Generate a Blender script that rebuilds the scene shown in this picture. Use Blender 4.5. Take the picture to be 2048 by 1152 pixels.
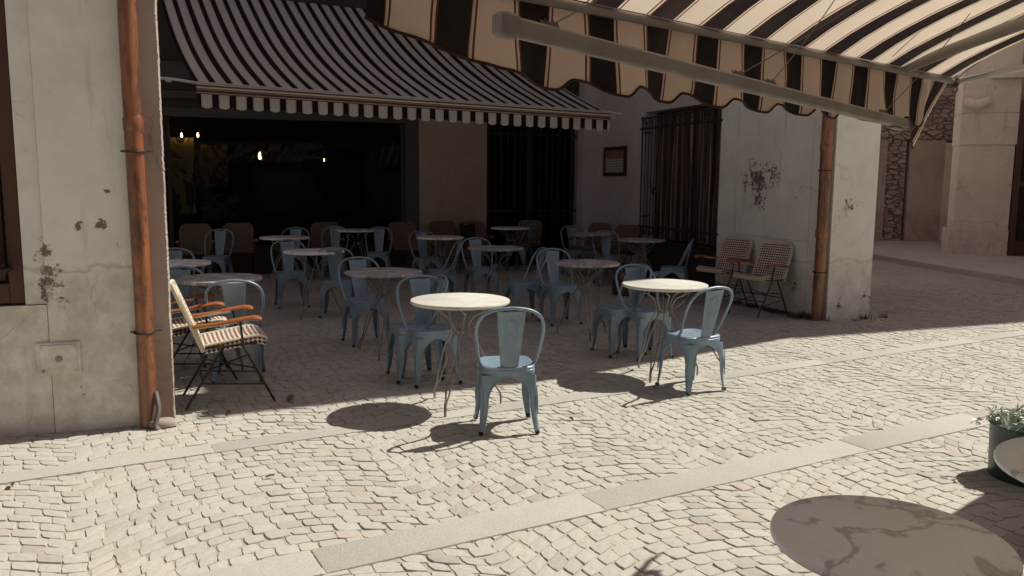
import bpy, math, random
import numpy as np
from mathutils import Vector, Matrix, Quaternion
R = math.radians
rnd = random.Random(7)
rng = np.random.default_rng(11)
for o in list(bpy.data.objects): bpy.data.objects.remove(o)
scene = bpy.context.scene
COL = scene.collection

# ------------------------------------------------------------------ camera
cam = bpy.data.cameras.new('camera'); co = bpy.data.objects.new('camera', cam); COL.objects.link(co)
cam.sensor_width = 36; cam.lens = 1642/2048*36; cam.clip_end = 500; cam.clip_start = .05
co.matrix_world = Matrix.Translation((0, 0, 1.546)) @ Matrix.Rotation(R(90-7.48), 4, 'X') @ Matrix.Rotation(R(.45), 4, 'Z')
scene.camera = co

# ------------------------------------------------------------------ world, sun, exposure
SUN_AZ, SUN_EL = R(64.5), R(52)
w = bpy.data.worlds.new('World'); scene.world = w; w.use_nodes = True
nt = w.node_tree; nt.nodes.clear()
sky = nt.nodes.new('ShaderNodeTexSky'); sky.sky_type = 'NISHITA'; sky.sun_disc = False
sky.sun_elevation = SUN_EL; sky.sun_rotation = SUN_AZ; sky.dust_density = 3.0; sky.air_density = 1.0
hs = nt.nodes.new('ShaderNodeHueSaturation'); hs.inputs['Saturation'].default_value = .38
bg = nt.nodes.new('ShaderNodeBackground'); bg.inputs['Strength'].default_value = .050
wo = nt.nodes.new('ShaderNodeOutputWorld')
wm = nt.nodes.new('ShaderNodeMix'); wm.data_type = 'RGBA'; wm.blend_type = 'MULTIPLY'; wm.inputs[0].default_value = 1; wm.inputs[7].default_value = (1., .83, .84, 1)   # warm balance of the picture
nt.links.new(sky.outputs[0], hs.inputs['Color']); nt.links.new(hs.outputs[0], wm.inputs[6]); nt.links.new(wm.outputs[2], bg.inputs[0]); nt.links.new(bg.outputs[0], wo.inputs[0])
sl = bpy.data.lights.new('sun', 'SUN'); sl.energy = 5.0; sl.angle = R(.5); sl.color = (1, .965, .85)
so = bpy.data.objects.new('sun', sl); COL.objects.link(so)
SV = Vector((math.sin(SUN_AZ)*math.cos(SUN_EL), math.cos(SUN_AZ)*math.cos(SUN_EL), math.sin(SUN_EL)))
so.rotation_euler = SV.to_track_quat('Z', 'Y').to_euler(); so.location = (6, 6, 12)
scene.view_settings.view_transform = 'Standard'; scene.view_settings.look = 'None'
scene.view_settings.exposure = .18; scene.view_settings.gamma = 1

# ------------------------------------------------------------------ materials
class NT:
    def __init__(s, name):
        s.m = bpy.data.materials.new(name); s.m.use_nodes = True; s.t = s.m.node_tree
        s.p = s.t.nodes['Principled BSDF']; s.out = s.t.nodes['Material Output']; s._tc = None
    def n(s, ty, **k):
        x = s.t.nodes.new('ShaderNode'+ty)
        for a, v in k.items():
            if a in ('operation', 'blend_type', 'data_type', 'feature', 'distance', 'interpolation_type', 'layer_name', 'noise_dimensions', 'clamp'): setattr(x, a, v)
            else:
                x.inputs[a.replace('_', ' ')].default_value = v
        return x
    def l(s, a, b): s.t.links.new(a, b)
    def tc(s, out='Object'):
        if not s._tc: s._tc = s.t.nodes.new('ShaderNodeTexCoord')
        return s._tc.outputs[out]
    def mapv(s, scale=(1, 1, 1), rot=(0, 0, 0), loc=(0, 0, 0), out='Object'):
        m = s.t.nodes.new('ShaderNodeMapping'); m.inputs['Scale'].default_value = scale; m.inputs['Rotation'].default_value = rot; m.inputs['Location'].default_value = loc
        s.l(s.tc(out), m.inputs['Vector']); return m.outputs[0]
    def noise(s, scale, detail=4, rough=.55, vec=None, dist=0):
        x = s.n('TexNoise', Scale=scale, Detail=detail, Roughness=rough, Distortion=dist); s.l(vec if vec is not None else s.tc(), x.inputs['Vector']); return x.outputs[0]
    def step(s, v, a, b, lo=0., hi=1.):
        x = s.t.nodes.new('ShaderNodeMapRange'); x.interpolation_type = 'SMOOTHSTEP'
        s.l(v, x.inputs[0]); x.inputs[1].default_value = a; x.inputs[2].default_value = b; x.inputs[3].default_value = lo; x.inputs[4].default_value = hi
        return x.outputs[0]
    def math(s, op, a, b=None):
        x = s.n('Math', operation=op)
        for i, v in enumerate((a, b)):
            if v is None: continue
            if isinstance(v, (int, float)): x.inputs[i].default_value = v
            else: s.l(v, x.inputs[i])
        return x.outputs[0]
    def mix(s, f, a, b, bt='MIX'):
        x = s.t.nodes.new('ShaderNodeMix'); x.data_type = 'RGBA'; x.blend_type = bt
        for i, v in ((0, f), (6, a), (7, b)):
            if isinstance(v, (int, float)): x.inputs[i].default_value = v
            elif isinstance(v, (tuple, list)): x.inputs[i].default_value = (*v[:3], 1)
            else: s.l(v, x.inputs[i])
        return x.outputs[2]
    def bump(s, h, strength=.3, dist=.01, prev=None):
        x = s.n('Bump', Strength=strength, Distance=dist); s.l(h, x.inputs['Height'])
        if prev is not None: s.l(prev, x.inputs['Normal'])
        return x.outputs[0]
    def sep(s, v):
        x = s.t.nodes.new('ShaderNodeSeparateXYZ'); s.l(v, x.inputs[0]); return x.outputs
    def fin(s, col=None, rough=.8, metal=0., normal=None, **k):
        if col is not None:
            if isinstance(col, (tuple, list)): s.p.inputs['Base Color'].default_value = (*col[:3], 1)
            else: s.l(col, s.p.inputs['Base Color'])
        if isinstance(rough, (int, float)): s.p.inputs['Roughness'].default_value = rough
        else: s.l(rough, s.p.inputs['Roughness'])
        s.p.inputs['Metallic'].default_value = metal
        if normal is not None: s.l(normal, s.p.inputs['Normal'])
        for a, v in k.items(): s.p.inputs[a.replace('_', ' ')].default_value = v
        return s.m

def plaster(name, base, dark, peel=(.22, .17, .15), dirt_h=.75, dirt=.6, spots=(), speck=.68, crack=.5, seed=0.):
    t = NT(name); v = t.mapv(loc=(seed, seed*.7, 0))
    big = t.noise(.9, 5, .6, v); mid = t.noise(5, 6, .65, v); fine = t.noise(60, 4, .6, v)
    col = t.mix(t.step(big, .35, .68), base, dark)
    col = t.mix(t.math('MULTIPLY', t.step(mid, .45, .75), .35), col, tuple(c*.72 for c in base))
    # rain runs
    st = t.noise(3.2, 5, .6, t.mapv((2.2, 2.2, .28), loc=(seed+3, 0, 0)))
    col = t.mix(t.math('MULTIPLY', t.step(st, .58, .74), .45), col, tuple(c*.55 for c in dark))
    # damp band with an uneven upper outline
    z = t.sep(t.tc())[2]; edge = t.math('ADD', z, t.math('MULTIPLY', t.noise(1.7, 4, .6, v), -.55))
    dm = t.step(edge, dirt_h-.30, dirt_h-.42); m2 = t.noise(9, 6, .7, v)
    col = t.mix(t.math('MULTIPLY', t.math('MULTIPLY', dm, t.step(m2, .25, .7)), dirt), col, (dark[0]*.62, dark[1]*.55, dark[2]*.48))
    line = t.math('SUBTRACT', 1., t.step(t.math('ABSOLUTE', t.math('SUBTRACT', edge, dirt_h-.31)), 0., .03))
    col = t.mix(t.math('MULTIPLY', line, dirt*.6), col, (.26, .19, .15))
    # chips
    pk = t.noise(7.5, 7, .75, t.mapv((1, 1, .7), loc=(seed*2, 4, 1)))
    chip = t.math('MULTIPLY', t.step(pk, speck, speck+.02), t.step(t.noise(1.1, 2, .5, v), .45, .6))
    for (x, y, zz, r, th) in spots:
        d = t.n('VectorMath', operation='DISTANCE') if False else t.t.nodes.new('ShaderNodeVectorMath'); d.operation = 'DISTANCE'
        t.l(t.tc(), d.inputs[0]); d.inputs[1].default_value = (x, y, zz)
        m = t.math('SUBTRACT', t.noise(17, 9, .78, v), t.math('MULTIPLY', d.outputs['Value'], 1.0/r*.28))
        chip = t.math('MAXIMUM', chip, t.step(m, th, th+.03))
    col = t.mix(chip, col, peel)
    # hairline cracks
    nv = t.n('TexNoise', Scale=2.5, Detail=5.); t.l(v, nv.inputs['Vector'])
    va = t.t.nodes.new('ShaderNodeVectorMath'); va.operation = 'ADD'; sc = t.t.nodes.new('ShaderNodeVectorMath'); sc.operation = 'SCALE'; sc.inputs['Scale'].default_value = .7
    t.l(nv.outputs['Color'], sc.inputs[0]); t.l(v, va.inputs[0]); t.l(sc.outputs[0], va.inputs[1])
    vo = t.t.nodes.new('ShaderNodeTexVoronoi'); vo.feature = 'DISTANCE_TO_EDGE'; vo.inputs['Scale'].default_value = 1.3; t.l(va.outputs[0], vo.inputs['Vector'])
    ck = t.math('MULTIPLY', t.step(vo.outputs[0], .007, .001), t.step(big, .5, .6))
    col = t.mix(t.math('MULTIPLY', ck, crack), col, (.2, .15, .12))
    h = t.math('ADD', t.math('MULTIPLY', mid, .7), t.math('MULTIPLY', fine, .18))
    h = t.math('SUBTRACT', h, t.math('MULTIPLY', t.math('ADD', chip, ck), .35))
    return t.fin(col, .92, normal=t.bump(h, .55, .012))

def painted(name, c, rough=.4, metal=0., var=.25, rust=0., rustc=(.16, .07, .03), scale=6., spec=.5):
    t = NT(name); n = t.noise(scale, 5, .6); f = t.noise(scale*9, 3, .6)
    col = t.mix(t.step(n, .3, .75), c, tuple(x*(1-var) for x in c))
    if rust: col = t.mix(t.step(t.noise(scale*2.3, 7, .75), 1-rust, 1-rust+.05), col, rustc)
    rr = t.step(n, .2, .8, rough*.8, min(1, rough*1.35))
    return t.fin(col, rr, metal, t.bump(f, .08, .002), Specular_IOR_Level=spec)

def stripes(name, stops, uvrot=0, transl=.35, dirt=.15):
    t = NT(name); u = t.sep(t.tc('UV'))[0]
    fr = t.math('FRACT', u); rp = t.t.nodes.new('ShaderNodeValToRGB'); rp.color_ramp.interpolation = 'CONSTANT'
    el = rp.color_ramp.elements
    while len(el) < len(stops): el.new(.5)
    for e, (p, c) in zip(el, stops): e.position = p; e.color = (*c, 1)
    t.l(fr, rp.inputs[0])
    col = t.mix(t.math('MULTIPLY', t.step(t.noise(2.5, 5, .65), .4, .75), dirt), rp.outputs[0], (.25, .2, .15))
    weave = t.noise(420, 2, .5); wr = t.noise(7, 3, .5, t.mapv((1, 1, 1)))
    nm = t.bump(t.math('ADD', weave, t.math('MULTIPLY', wr, 3.)), .25, .004)
    t.fin(col, .95, normal=nm, Specular_IOR_Level=.15)
    tr = t.t.nodes.new('ShaderNodeBsdfTranslucent'); t.l(t.mix(1., col, (1., .95, .88), 'MULTIPLY'), tr.inputs['Color']); t.l(nm, tr.inputs['Normal'])
    ms = t.t.nodes.new('ShaderNodeMixShader'); ms.inputs[0].default_value = transl
    t.l(t.p.outputs[0], ms.inputs[1]); t.l(tr.outputs[0], ms.inputs[2]); t.l(ms.outputs[0], t.out.inputs[0]); return t.m

def weave_mat(name, light, dark, s):
    t = NT(name); u, v, _ = t.sep(t.tc('UV'))
    a = t.math('MULTIPLY', t.math('ADD', u, v), s); b = t.math('MULTIPLY', t.math('SUBTRACT', u, v), s)
    ca = t.math('SINE', a); cb = t.math('SINE', b); pr = t.math('MULTIPLY', ca, cb)
    n = t.noise(18, 4, .6)
    col = t.mix(t.step(pr, -.08, .08), t.mix(n, dark, tuple(c*1.8 for c in dark)), t.mix(n, light, tuple(c*.75 for c in light)))
    h = t.math('ABSOLUTE', pr)
    return t.fin(col, .6, normal=t.bump(h, .8, .004))

def marble(name, base, vein, scale=5., amt=.8, warp=3.5, rough=.35, seed=0., an=2.6, vw=.07):
    t = NT(name); v = t.mapv(loc=(seed, seed, seed), rot=(0, 0, .6))
    n = t.noise(scale, 8, .62, t.mapv((1., an, 1.), rot=(0, 0, .7+seed), loc=(seed, 0, 0)), dist=warp*.25)
    vn = t.math('ABSOLUTE', t.math('SUBTRACT', n, .5))
    m = t.math('MULTIPLY', t.step(vn, vw, .0), amt); cl = t.step(t.noise(scale*.6, 4, .6, v), .4, .7)
    col = t.mix(m, t.mix(t.math('MULTIPLY', cl, .5), base, tuple(.6*a+.4*b for a, b in zip(base, vein))), vein)
    col = t.mix(t.math('MULTIPLY', t.step(t.noise(40, 4, .7, v), .5, .8), .25), col, tuple(c*.6 for c in base))
    return t.fin(col, t.step(cl, 0, 1, rough, rough+.2), normal=t.bump(t.noise(90, 3, .6), .05, .002), Specular_IOR_Level=.35)

def simple(name, c, rough=.7, metal=0., bump=.2, bs=30., var=.3, emit=None, es=0.):
    t = NT(name); n = t.noise(bs*.2, 4, .6)
    col = t.mix(n, c, tuple(x*(1-var) for x in c)); k = {}
    m = t.fin(col, rough, metal, t.bump(t.noise(bs, 4, .6), bump, .004))
    if emit: t.p.inputs['Emission Color'].default_value = (*emit, 1); t.p.inputs['Emission Strength'].default_value = es
    return m

M = {}
M['plaster_left'] = plaster('aged_plaster', (.87, .87, .82), (.77, .76, .70), dirt_h=1.0, dirt=.62, speck=.66, crack=.3,
    spots=((-7.19, -1.95, 1.25, .085, .44), (-7.07, -1.95, 1.27, .085, .44), (-7.04, -1.95, 1.46, .06, .45), (-7.36, -1.95, .92, .22, .43), (-7.38, -1.95, 1.10, .14, .43)), seed=1.3)
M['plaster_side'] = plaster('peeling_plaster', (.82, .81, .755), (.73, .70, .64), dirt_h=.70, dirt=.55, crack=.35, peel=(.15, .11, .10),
    spots=((0, 1.25, 1.55, .50, .40), (0, .95, 1.62, .30, .44), (0, 1.20, 1.30, .22, .40), (0, .45, .35, .25, .45), (.28, 0, 1.30, .20, .42), (.2, 0, .15, .25, .46), (.6, 0, .25, .2, .45)), seed=4.1)
M['render_brown'] = plaster('brown_render', (.42, .34, .30), (.33, .26, .23), dirt_h=.5, dirt=.5, crack=.8, seed=7.)
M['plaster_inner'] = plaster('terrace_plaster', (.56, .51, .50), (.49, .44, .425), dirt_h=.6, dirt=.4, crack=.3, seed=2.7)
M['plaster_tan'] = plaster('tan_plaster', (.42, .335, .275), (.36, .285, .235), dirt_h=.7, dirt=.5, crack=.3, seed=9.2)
M['plinth'] = simple('dark_plinth', (.035, .03, .028), .8)
M['darkwood'] = simple('dark_wood', (.030, .018, .012), .6, bump=.3)
M['brownwood'] = simple('brown_wood_frame', (.085, .035, .018), .5)
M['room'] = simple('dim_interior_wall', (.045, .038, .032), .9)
M['greypanel'] = simple('grey_panel', (.06, .06, .053), .6)
def pipemat():
    t = NT('rusty_orange_paint'); v = t.mapv((9, 9, 1.3)); n = t.noise(1., 6, .7, v); m = t.noise(7, 7, .75, t.mapv((1.6, 1.6, .6))); f = t.noise(60, 3, .6)
    col = t.mix(t.step(n, .35, .62), (.33, .115, .035), (.19, .065, .028)); col = t.mix(t.math('MULTIPLY', t.step(m, .47, .60), .85), col, (.075, .036, .03)); col = t.mix(t.step(m, .30, .27), col, (.34, .19, .12))
    return t.fin(col, .33, .0, t.bump(f, .15, .003), Specular_IOR_Level=.8)
M['copper'] = pipemat()
M['iron'] = painted('wrought_iron', (.04, .028, .022), .5, .3, .3, .4)
M['ironleg'] = painted('worn_grey_iron', (.30, .275, .26), .42, .5, .35, .42, (.12, .07, .05))
M['blackrod'] = painted('black_enamel', (.025, .022, .02), .35, .2)
M['blue'] = painted('blue_grey_enamel', (.21, .295, .38), .40, .15, .30, .34, (.12, .09, .08), 7, .8)
M['rubber'] = simple('rubber', (.02, .02, .02), .8)
M['wood'] = simple('varnished_wood', (.36, .12, .035), .35, bump=.1)
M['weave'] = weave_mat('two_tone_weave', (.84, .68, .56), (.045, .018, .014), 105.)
M['weavedull'] = weave_mat('shade_toned_weave', (.20, .13, .075), (.03, .016, .012), 105.)  # darker copy of the weave, shade of the back rows painted into it
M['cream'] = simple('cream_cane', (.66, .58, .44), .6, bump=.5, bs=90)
M['creamdull'] = simple('shade_toned_cane', (.14, .10, .06), .6)  # cane colour lowered to paint in the shade at the back
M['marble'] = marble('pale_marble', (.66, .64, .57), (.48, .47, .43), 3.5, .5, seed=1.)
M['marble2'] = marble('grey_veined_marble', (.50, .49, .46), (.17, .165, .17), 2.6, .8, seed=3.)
M['marble3'] = marble('rose_veined_marble', (.86, .89, .89), (.46, .39, .39), 1.7, .8, 2.5, seed=5.3, an=1.7, vw=.035)
M['whitemetal'] = painted('white_enamel', (.52, .50, .47), .45, 0, .15, .3, (.3, .26, .22), 9)
M['taupe'] = painted('taupe_enamel', (.30, .265, .245), .5, 0, .2, .3, (.2, .17, .15), 9)
M['barpaint'] = painted('striped_bar_paint', (.60, .56, .46), .4, 0, .2)
A1D, A1W, A1L = (.030, .019, .024), (.90, .86, .82), (.18, .07, .065)
M['stripe1'] = stripes('narrow_striped_canvas', [(0, A1D), (.365, A1L), (.377, A1W), (.415, A1L), (.427, A1W), (.935, A1L), (.947, A1W), (.988, A1L)], transl=.6, dirt=.05)
A2D, A2W, A2L, A2C = (.024, .019, .021), (.80, .71, .62), (.13, .045, .03), (.78, .67, .57)
M['stripe2'] = stripes('wide_striped_canvas', [(0, A2D), (.40, A2L), (.413, A2C), (.445, A2L), (.468, A2W), (.91, A2L), (.935, A2C), (.972, A2L)], transl=.5)
M['stripe2v'] = stripes('shade_toned_valance_canvas', [(0, A2D), (.40, A2L), (.413, (.60, .46, .37)), (.445, A2L), (.468, (.68, .53, .44)), (.91, A2L), (.935, (.60, .46, .37)), (.972, A2L)], transl=.45)  # same cloth as the canvas, its weaker light painted in as a tan tone
M['glass'] = None
def glassmat():
    t = NT('window_glass'); t.t.nodes.remove(t.p)
    tr = t.t.nodes.new('ShaderNodeBsdfTransparent'); tr.inputs[0].default_value = (.72, .72, .70, 1)
    gl = t.t.nodes.new('ShaderNodeBsdfGlossy'); gl.inputs['Roughness'].default_value = .03; gl.inputs[0].default_value = (.8, .8, .8, 1)
    fr = t.n('Fresnel', IOR=1.16); ms = t.t.nodes.new('ShaderNodeMixShader')
    nb = t.bump(t.noise(1.5, 3, .5), .06, .05); t.l(nb, gl.inputs['Normal'])
    t.l(fr.outputs[0], ms.inputs[0]); t.l(tr.outputs[0], ms.inputs[1]); t.l(gl.outputs[0], ms.inputs[2]); t.l(ms.outputs[0], t.out.inputs[0]); return t.m
M['glass'] = glassmat()
def stonecol():
    t = NT('granite_setts'); a = t.t.nodes.new('ShaderNodeVertexColor'); a.layer_name = 'tint'
    n = t.noise(35, 6, .7); f = t.noise(190, 3, .6); b = t.noise(.8, 5, .6)
    col = t.mix(1., a.outputs[0], t.mix(n, (1.12, 1.1, 1.06), (.78, .77, .76)), 'MULTIPLY')
    col = t.mix(t.math('MULTIPLY', t.step(b, .45, .7), .35), col, (.48, .44, .36))
    d2_ = t.noise(2.6, 7, .72, t.mapv(loc=(5, 2, 0))); col = t.mix(t.math('MULTIPLY', t.step(d2_, .56, .70), .30), col, (.25, .20, .16))
    return t.fin(col, .82, normal=t.bump(t.math('ADD', n, t.math('MULTIPLY', f, .4)), .5, .006), Specular_IOR_Level=.3)
M['setts'] = stonecol()
def sandmat():
    t = NT('sand_joints'); n = t.noise(60, 6, .7); b = t.noise(1.1, 4, .6)
    return t.fin(t.mix(t.step(b, .4, .6), t.mix(n, (.50, .455, .37), (.36, .325, .265)), t.mix(n, (.42, .38, .31), (.25, .22, .18))), .95, normal=t.bump(t.noise(140, 4, .7), .6, .006))
M['sand'] = sandmat()
def slabmat(name, c1, c2, c3):
    t = NT(name); n = t.noise(110, 5, .7); b = t.noise(2.2, 6, .65)
    col = t.mix(t.step(n, .35, .7), c1, c2); col = t.mix(t.math('MULTIPLY', t.step(b, .42, .72), .6), col, c3)
    return t.fin(col, .8, normal=t.bump(t.math('ADD', n, b), .7, .006))
M['slab'] = slabmat('granite_slab', (.44, .42, .375), (.36, .345, .31), (.37, .34, .29))
M['sidewalk'] = slabmat('worn_pavement', (.52, .46, .43), (.43, .38, .35), (.38, .32, .29))
M['asphalt'] = slabmat('grey_setts_distance', (.20, .18, .165), (.15, .135, .125), (.14, .11, .1))
M['stone'] = plaster('dressed_stone', (.78, .69, .62), (.68, .59, .53), peel=(.40, .30, .25), dirt_h=.8, dirt=.5, crack=.6, seed=12.)
M['stone2'] = plaster('dull_brown_plaster', (.56, .46, .40), (.46, .37, .32), peel=(.28, .2, .17), dirt_h=.9, dirt=.5, crack=.6, seed=15.)
def rubble():
    t = NT('rubble_masonry'); v = t.mapv((1, 1, 2.3))
    nv = t.n('TexNoise', Scale=5., Detail=4.); t.l(v, nv.inputs['Vector'])
    sc = t.t.nodes.new('ShaderNodeVectorMath'); sc.operation = 'SCALE'; sc.inputs['Scale'].default_value = .25; t.l(nv.outputs['Color'], sc.inputs[0])
    va = t.t.nodes.new('ShaderNodeVectorMath'); va.operation = 'ADD'; t.l(v, va.inputs[0]); t.l(sc.outputs[0], va.inputs[1])
    vo = t.t.nodes.new('ShaderNodeTexVoronoi'); vo.feature = 'DISTANCE_TO_EDGE'; vo.inputs['Scale'].default_value = 4.2; t.l(va.outputs[0], vo.inputs['Vector'])
    vc = t.t.nodes.new('ShaderNodeTexVoronoi'); vc.inputs['Scale'].default_value = 4.2; t.l(va.outputs[0], vc.inputs['Vector'])
    j = t.step(vo.outputs[0], .0, .09); g = t.sep(vc.outputs['Color'])[0]
    col = t.mix(g, (.50, .41, .35), (.36, .28, .245)); col = t.mix(j, (.19, .145, .12), col)
    return t.fin(col, .95, normal=t.bump(t.math('ADD', j, t.math('MULTIPLY', t.noise(25, 5, .7), .4)), 1., .05))
M['rubble'] = rubble()
def leafmat(name, c, c2):
    t = NT(name); oi = t.t.nodes.new('ShaderNodeVertexColor'); oi.layer_name = 'tint'
    return t.fin(t.mix(oi.outputs[0], c, c2), .5, Subsurface_Weight=0.)
M['leaf'] = leafmat('leaves', (.05, .10, .03), (.16, .24, .10))
M['silverleaf'] = leafmat('silvery_leaves', (.30, .36, .28), (.75, .78, .70))
M['grass'] = leafmat('moss_grass', (.035, .04, .015), (.10, .09, .035))
M['deadleaf'] = simple('dry_leaf', (.20, .11, .05), .8)
M['greenpot'] = painted('dark_green_enamel', (.02, .055, .045), .35, 0, .3)
M['zinc'] = painted('zinc', (.22, .21, .21), .5, .6)
M['terracotta'] = simple('terracotta', (.40, .15, .07), .8)
M['paper'] = simple('crumpled_paper', (.5, .46, .42), .9)
M['poster'] = None
M['bulb'] = simple('lit_bulb', (1, .6, .3), .5, emit=(1, .50, .18), es=45.)
M['glowbulb'] = simple('dim_lit_glass', (1, .8, .5), .5, emit=(1, .62, .25), es=10.)
M['cord'] = simple('grey_cord', (.22, .2, .18), .8)
M['black'] = simple('black_cloth', (.012, .012, .012), .95)

# ------------------------------------------------------------------ mesh helpers
class MB:
    def __init__(s): s.v = []; s.f = []; s.uv = []; s.sm = []
    def add(s, vs, fs, uvs=None, smooth=True, M4=None):
        o = len(s.v)
        for p in vs: s.v.append(tuple(M4 @ Vector(p)) if M4 is not None else tuple(p))
        for i, f in enumerate(fs):
            s.f.append(tuple(j+o for j in f)); s.sm.append(smooth)
            s.uv.append([uvs[j] for j in f] if uvs else None)
        return s
    def box(s, x0, x1, y0, y1, z0, z1, M4=None):
        v = [(x0, y0, z0), (x1, y0, z0), (x1, y1, z0), (x0, y1, z0), (x0, y0, z1), (x1, y0, z1), (x1, y1, z1), (x0, y1, z1)]
        return s.add(v, [(0, 3, 2, 1), (4, 5, 6, 7), (0, 1, 5, 4), (1, 2, 6, 5), (2, 3, 7, 6), (3, 0, 4, 7)], None, False, M4)
    def bbox(s, x0, x1, y0, y1, z0, z1, b=.004, M4=None):   # box with chamfered edges
        vs = []; 
        for (z, i) in ((z0, b), (z0+b, 0), (z1-b, 0), (z1, b)):
            for (x, y, cx, cy) in ((x0, y0, 1, 1), (x1, y0, -1, 1), (x1, y1, -1, -1), (x0, y1, 1, -1)):
                vs += [(x+cx*(b+i), y+cy*i, z), (x+cx*i, y+cy*(b+i), z)] if (cx*cy > 0) == False else [(x+cx*i, y+cy*(b+i), z), (x+cx*(b+i), y+cy*i, z)]
        fs = []
        for k in range(3):
            for j in range(8): fs.append((k*8+j, k*8+(j+1) % 8, k*8+8+(j+1) % 8, k*8+8+j))
        fs += [tuple(range(7, -1, -1)), tuple(range(24, 32))]
        return s.add(vs, fs, None, False, M4)
    def tube(s, pts, r, n=8, closed=False, M4=None, flat=1.):
        P = [Vector(p) for p in pts]; m = len(P); rr = r if isinstance(r, (list, tuple)) else [r]*m
        T = []
        for i in range(m):
            a = P[(i-1) % m] if (closed or i > 0) else P[i]; b = P[(i+1) % m] if (closed or i < m-1) else P[i]
            T.append((b-a).normalized())
        up = Vector((0, 0, 1)) if abs(T[0].z) < .9 else Vector((1, 0, 0)); N = (up-T[0]*up.dot(T[0])).normalized(); vs = []
        for i in range(m):
            if i: N = (N-T[i]*N.dot(T[i])).normalized()
            B = T[i].cross(N)
            for k in range(n):
                a = 2*math.pi*k/n; vs.append(P[i]+N*math.cos(a)*rr[i]+B*math.sin(a)*rr[i]*flat)
        fs = []
        for i in range(m if closed else m-1):
            j = (i+1) % m
            for k in range(n): fs.append((i*n+k, i*n+(k+1) % n, j*n+(k+1) % n, j*n+k))
        if not closed: fs += [tuple(range(n-1, -1, -1)), tuple((m-1)*n+k for k in range(n))]
        return s.add(vs, fs, None, True, M4)
    def lathe(s, prof, c=(0, 0, 0), n=32, M4=None, uv=False):
        vs = []
        for (r, z) in prof:
            for k in range(n): a = 2*math.pi*k/n; vs.append((c[0]+r*math.cos(a), c[1]+r*math.sin(a), c[2]+z))
        fs = []
        for i in range(len(prof)-1):
            for k in range(n): fs.append((i*n+k, i*n+(k+1) % n, (i+1)*n+(k+1) % n, (i+1)*n+k))
        if prof[0][0] > 1e-5: fs.append(tuple(range(n-1, -1, -1)))
        if prof[-1][0] > 1e-5: fs.append(tuple((len(prof)-1)*n+k for k in range(n)))
        return s.add(vs, fs, None, True, M4)
    def grid(s, fn, nu, nv, uvfn=None, M4=None, smooth=True):
        vs = []; uv = []
        for j in range(nv+1):
            for i in range(nu+1):
                vs.append(fn(i/nu, j/nv)); uv.append(uvfn(i/nu, j/nv) if uvfn else (i/nu, j/nv))
        fs = [(j*(nu+1)+i, j*(nu+1)+i+1, (j+1)*(nu+1)+i+1, (j+1)*(nu+1)+i) for j in range(nv) for i in range(nu)]
        return s.add(vs, fs, uv, smooth, M4)
    def build(s, name, mat, parent=None, loc=None, rotz=None, auto=True):
        me = bpy.data.meshes.new(name); me.from_pydata(s.v, [], s.f); me.update()
        me.polygons.foreach_set('use_smooth', s.sm)
        if any(u is not None for u in s.uv):
            ul = me.uv_layers.new(name='UVMap'); k = 0; flat = []
            for f, u in zip(s.f, s.uv):
                flat += [c for q in (u or [(0, 0)]*len(f)) for c in q]
            ul.data.foreach_set('uv', flat)
        for m in (mat if isinstance(mat, list) else [mat]): me.materials.append(m)
        if auto:
            try: me.set_sharp_from_angle(angle=R(38))
            except Exception: pass
        o = bpy.data.objects.new(name, me); COL.objects.link(o)
        if parent: o.parent = parent
        if loc: o.location = loc
        if rotz is not None: o.rotation_euler = (0, 0, rotz)
        return o
def cat(pts, k=6, closed=False):      # Catmull-Rom
    P = [Vector(p) for p in pts]; out = []; n = len(P)
    for i in range(n-1):
        a = P[max(i-1, 0)]; b = P[i]; c = P[i+1]; d = P[min(i+2, n-1)]
        for j in range(k):
            t = j/k; out.append(.5*((2*b)+(c-a)*t+(2*a-5*b+4*c-d)*t*t+(3*b-a-3*c+d)*t**3))
    out.append(P[-1]); return out
def tag(o, label=None, cat_=None, group=None, kind=None):
    if label: o['label'] = label
    if cat_: o['category'] = cat_
    if group: o['group'] = group
    if kind: o['kind'] = kind
    return o
def empty(name, loc=(0, 0, 0), rz=0., label=None, cat_=None, group=None):
    o = bpy.data.objects.new(name, None); o.empty_display_size = .2; COL.objects.link(o)
    o.location = loc; o.rotation_euler = (0, 0, rz); return tag(o, label, cat_, group)
KIDS = {}
def copy_tree(o, parent=None):
    c = o.copy(); COL.objects.link(c); c.parent = parent
    for ch in [x for x in bpy.data.objects if x.parent == o]: copy_tree(ch, c)
    return c
def azrot(az): return -R(az)      # local +Y looks along azimuth az (clockwise from world +Y)
def noise3(x, y, z):
    from mathutils import noise
    return noise.noise(Vector((x, y, z)))
def tint(o, cols):                # one value per face, on corners
    me = o.data; at = me.color_attributes.new('tint', 'FLOAT_COLOR', 'CORNER'); flat = []
    for p, c in zip(me.polygons, cols): flat += list(c)*len(p.vertices)
    at.data.foreach_set('color', flat)

# building frame: local x along the street fronts, local y towards the back of the terrace
BO = (3.5, 9.2, 0); BR = R(20); CB, SB = math.cos(BR), math.sin(BR)
def BW(a, b, z=0): return (BO[0]+CB*a-SB*b, BO[1]+SB*a+CB*b, z)

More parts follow.
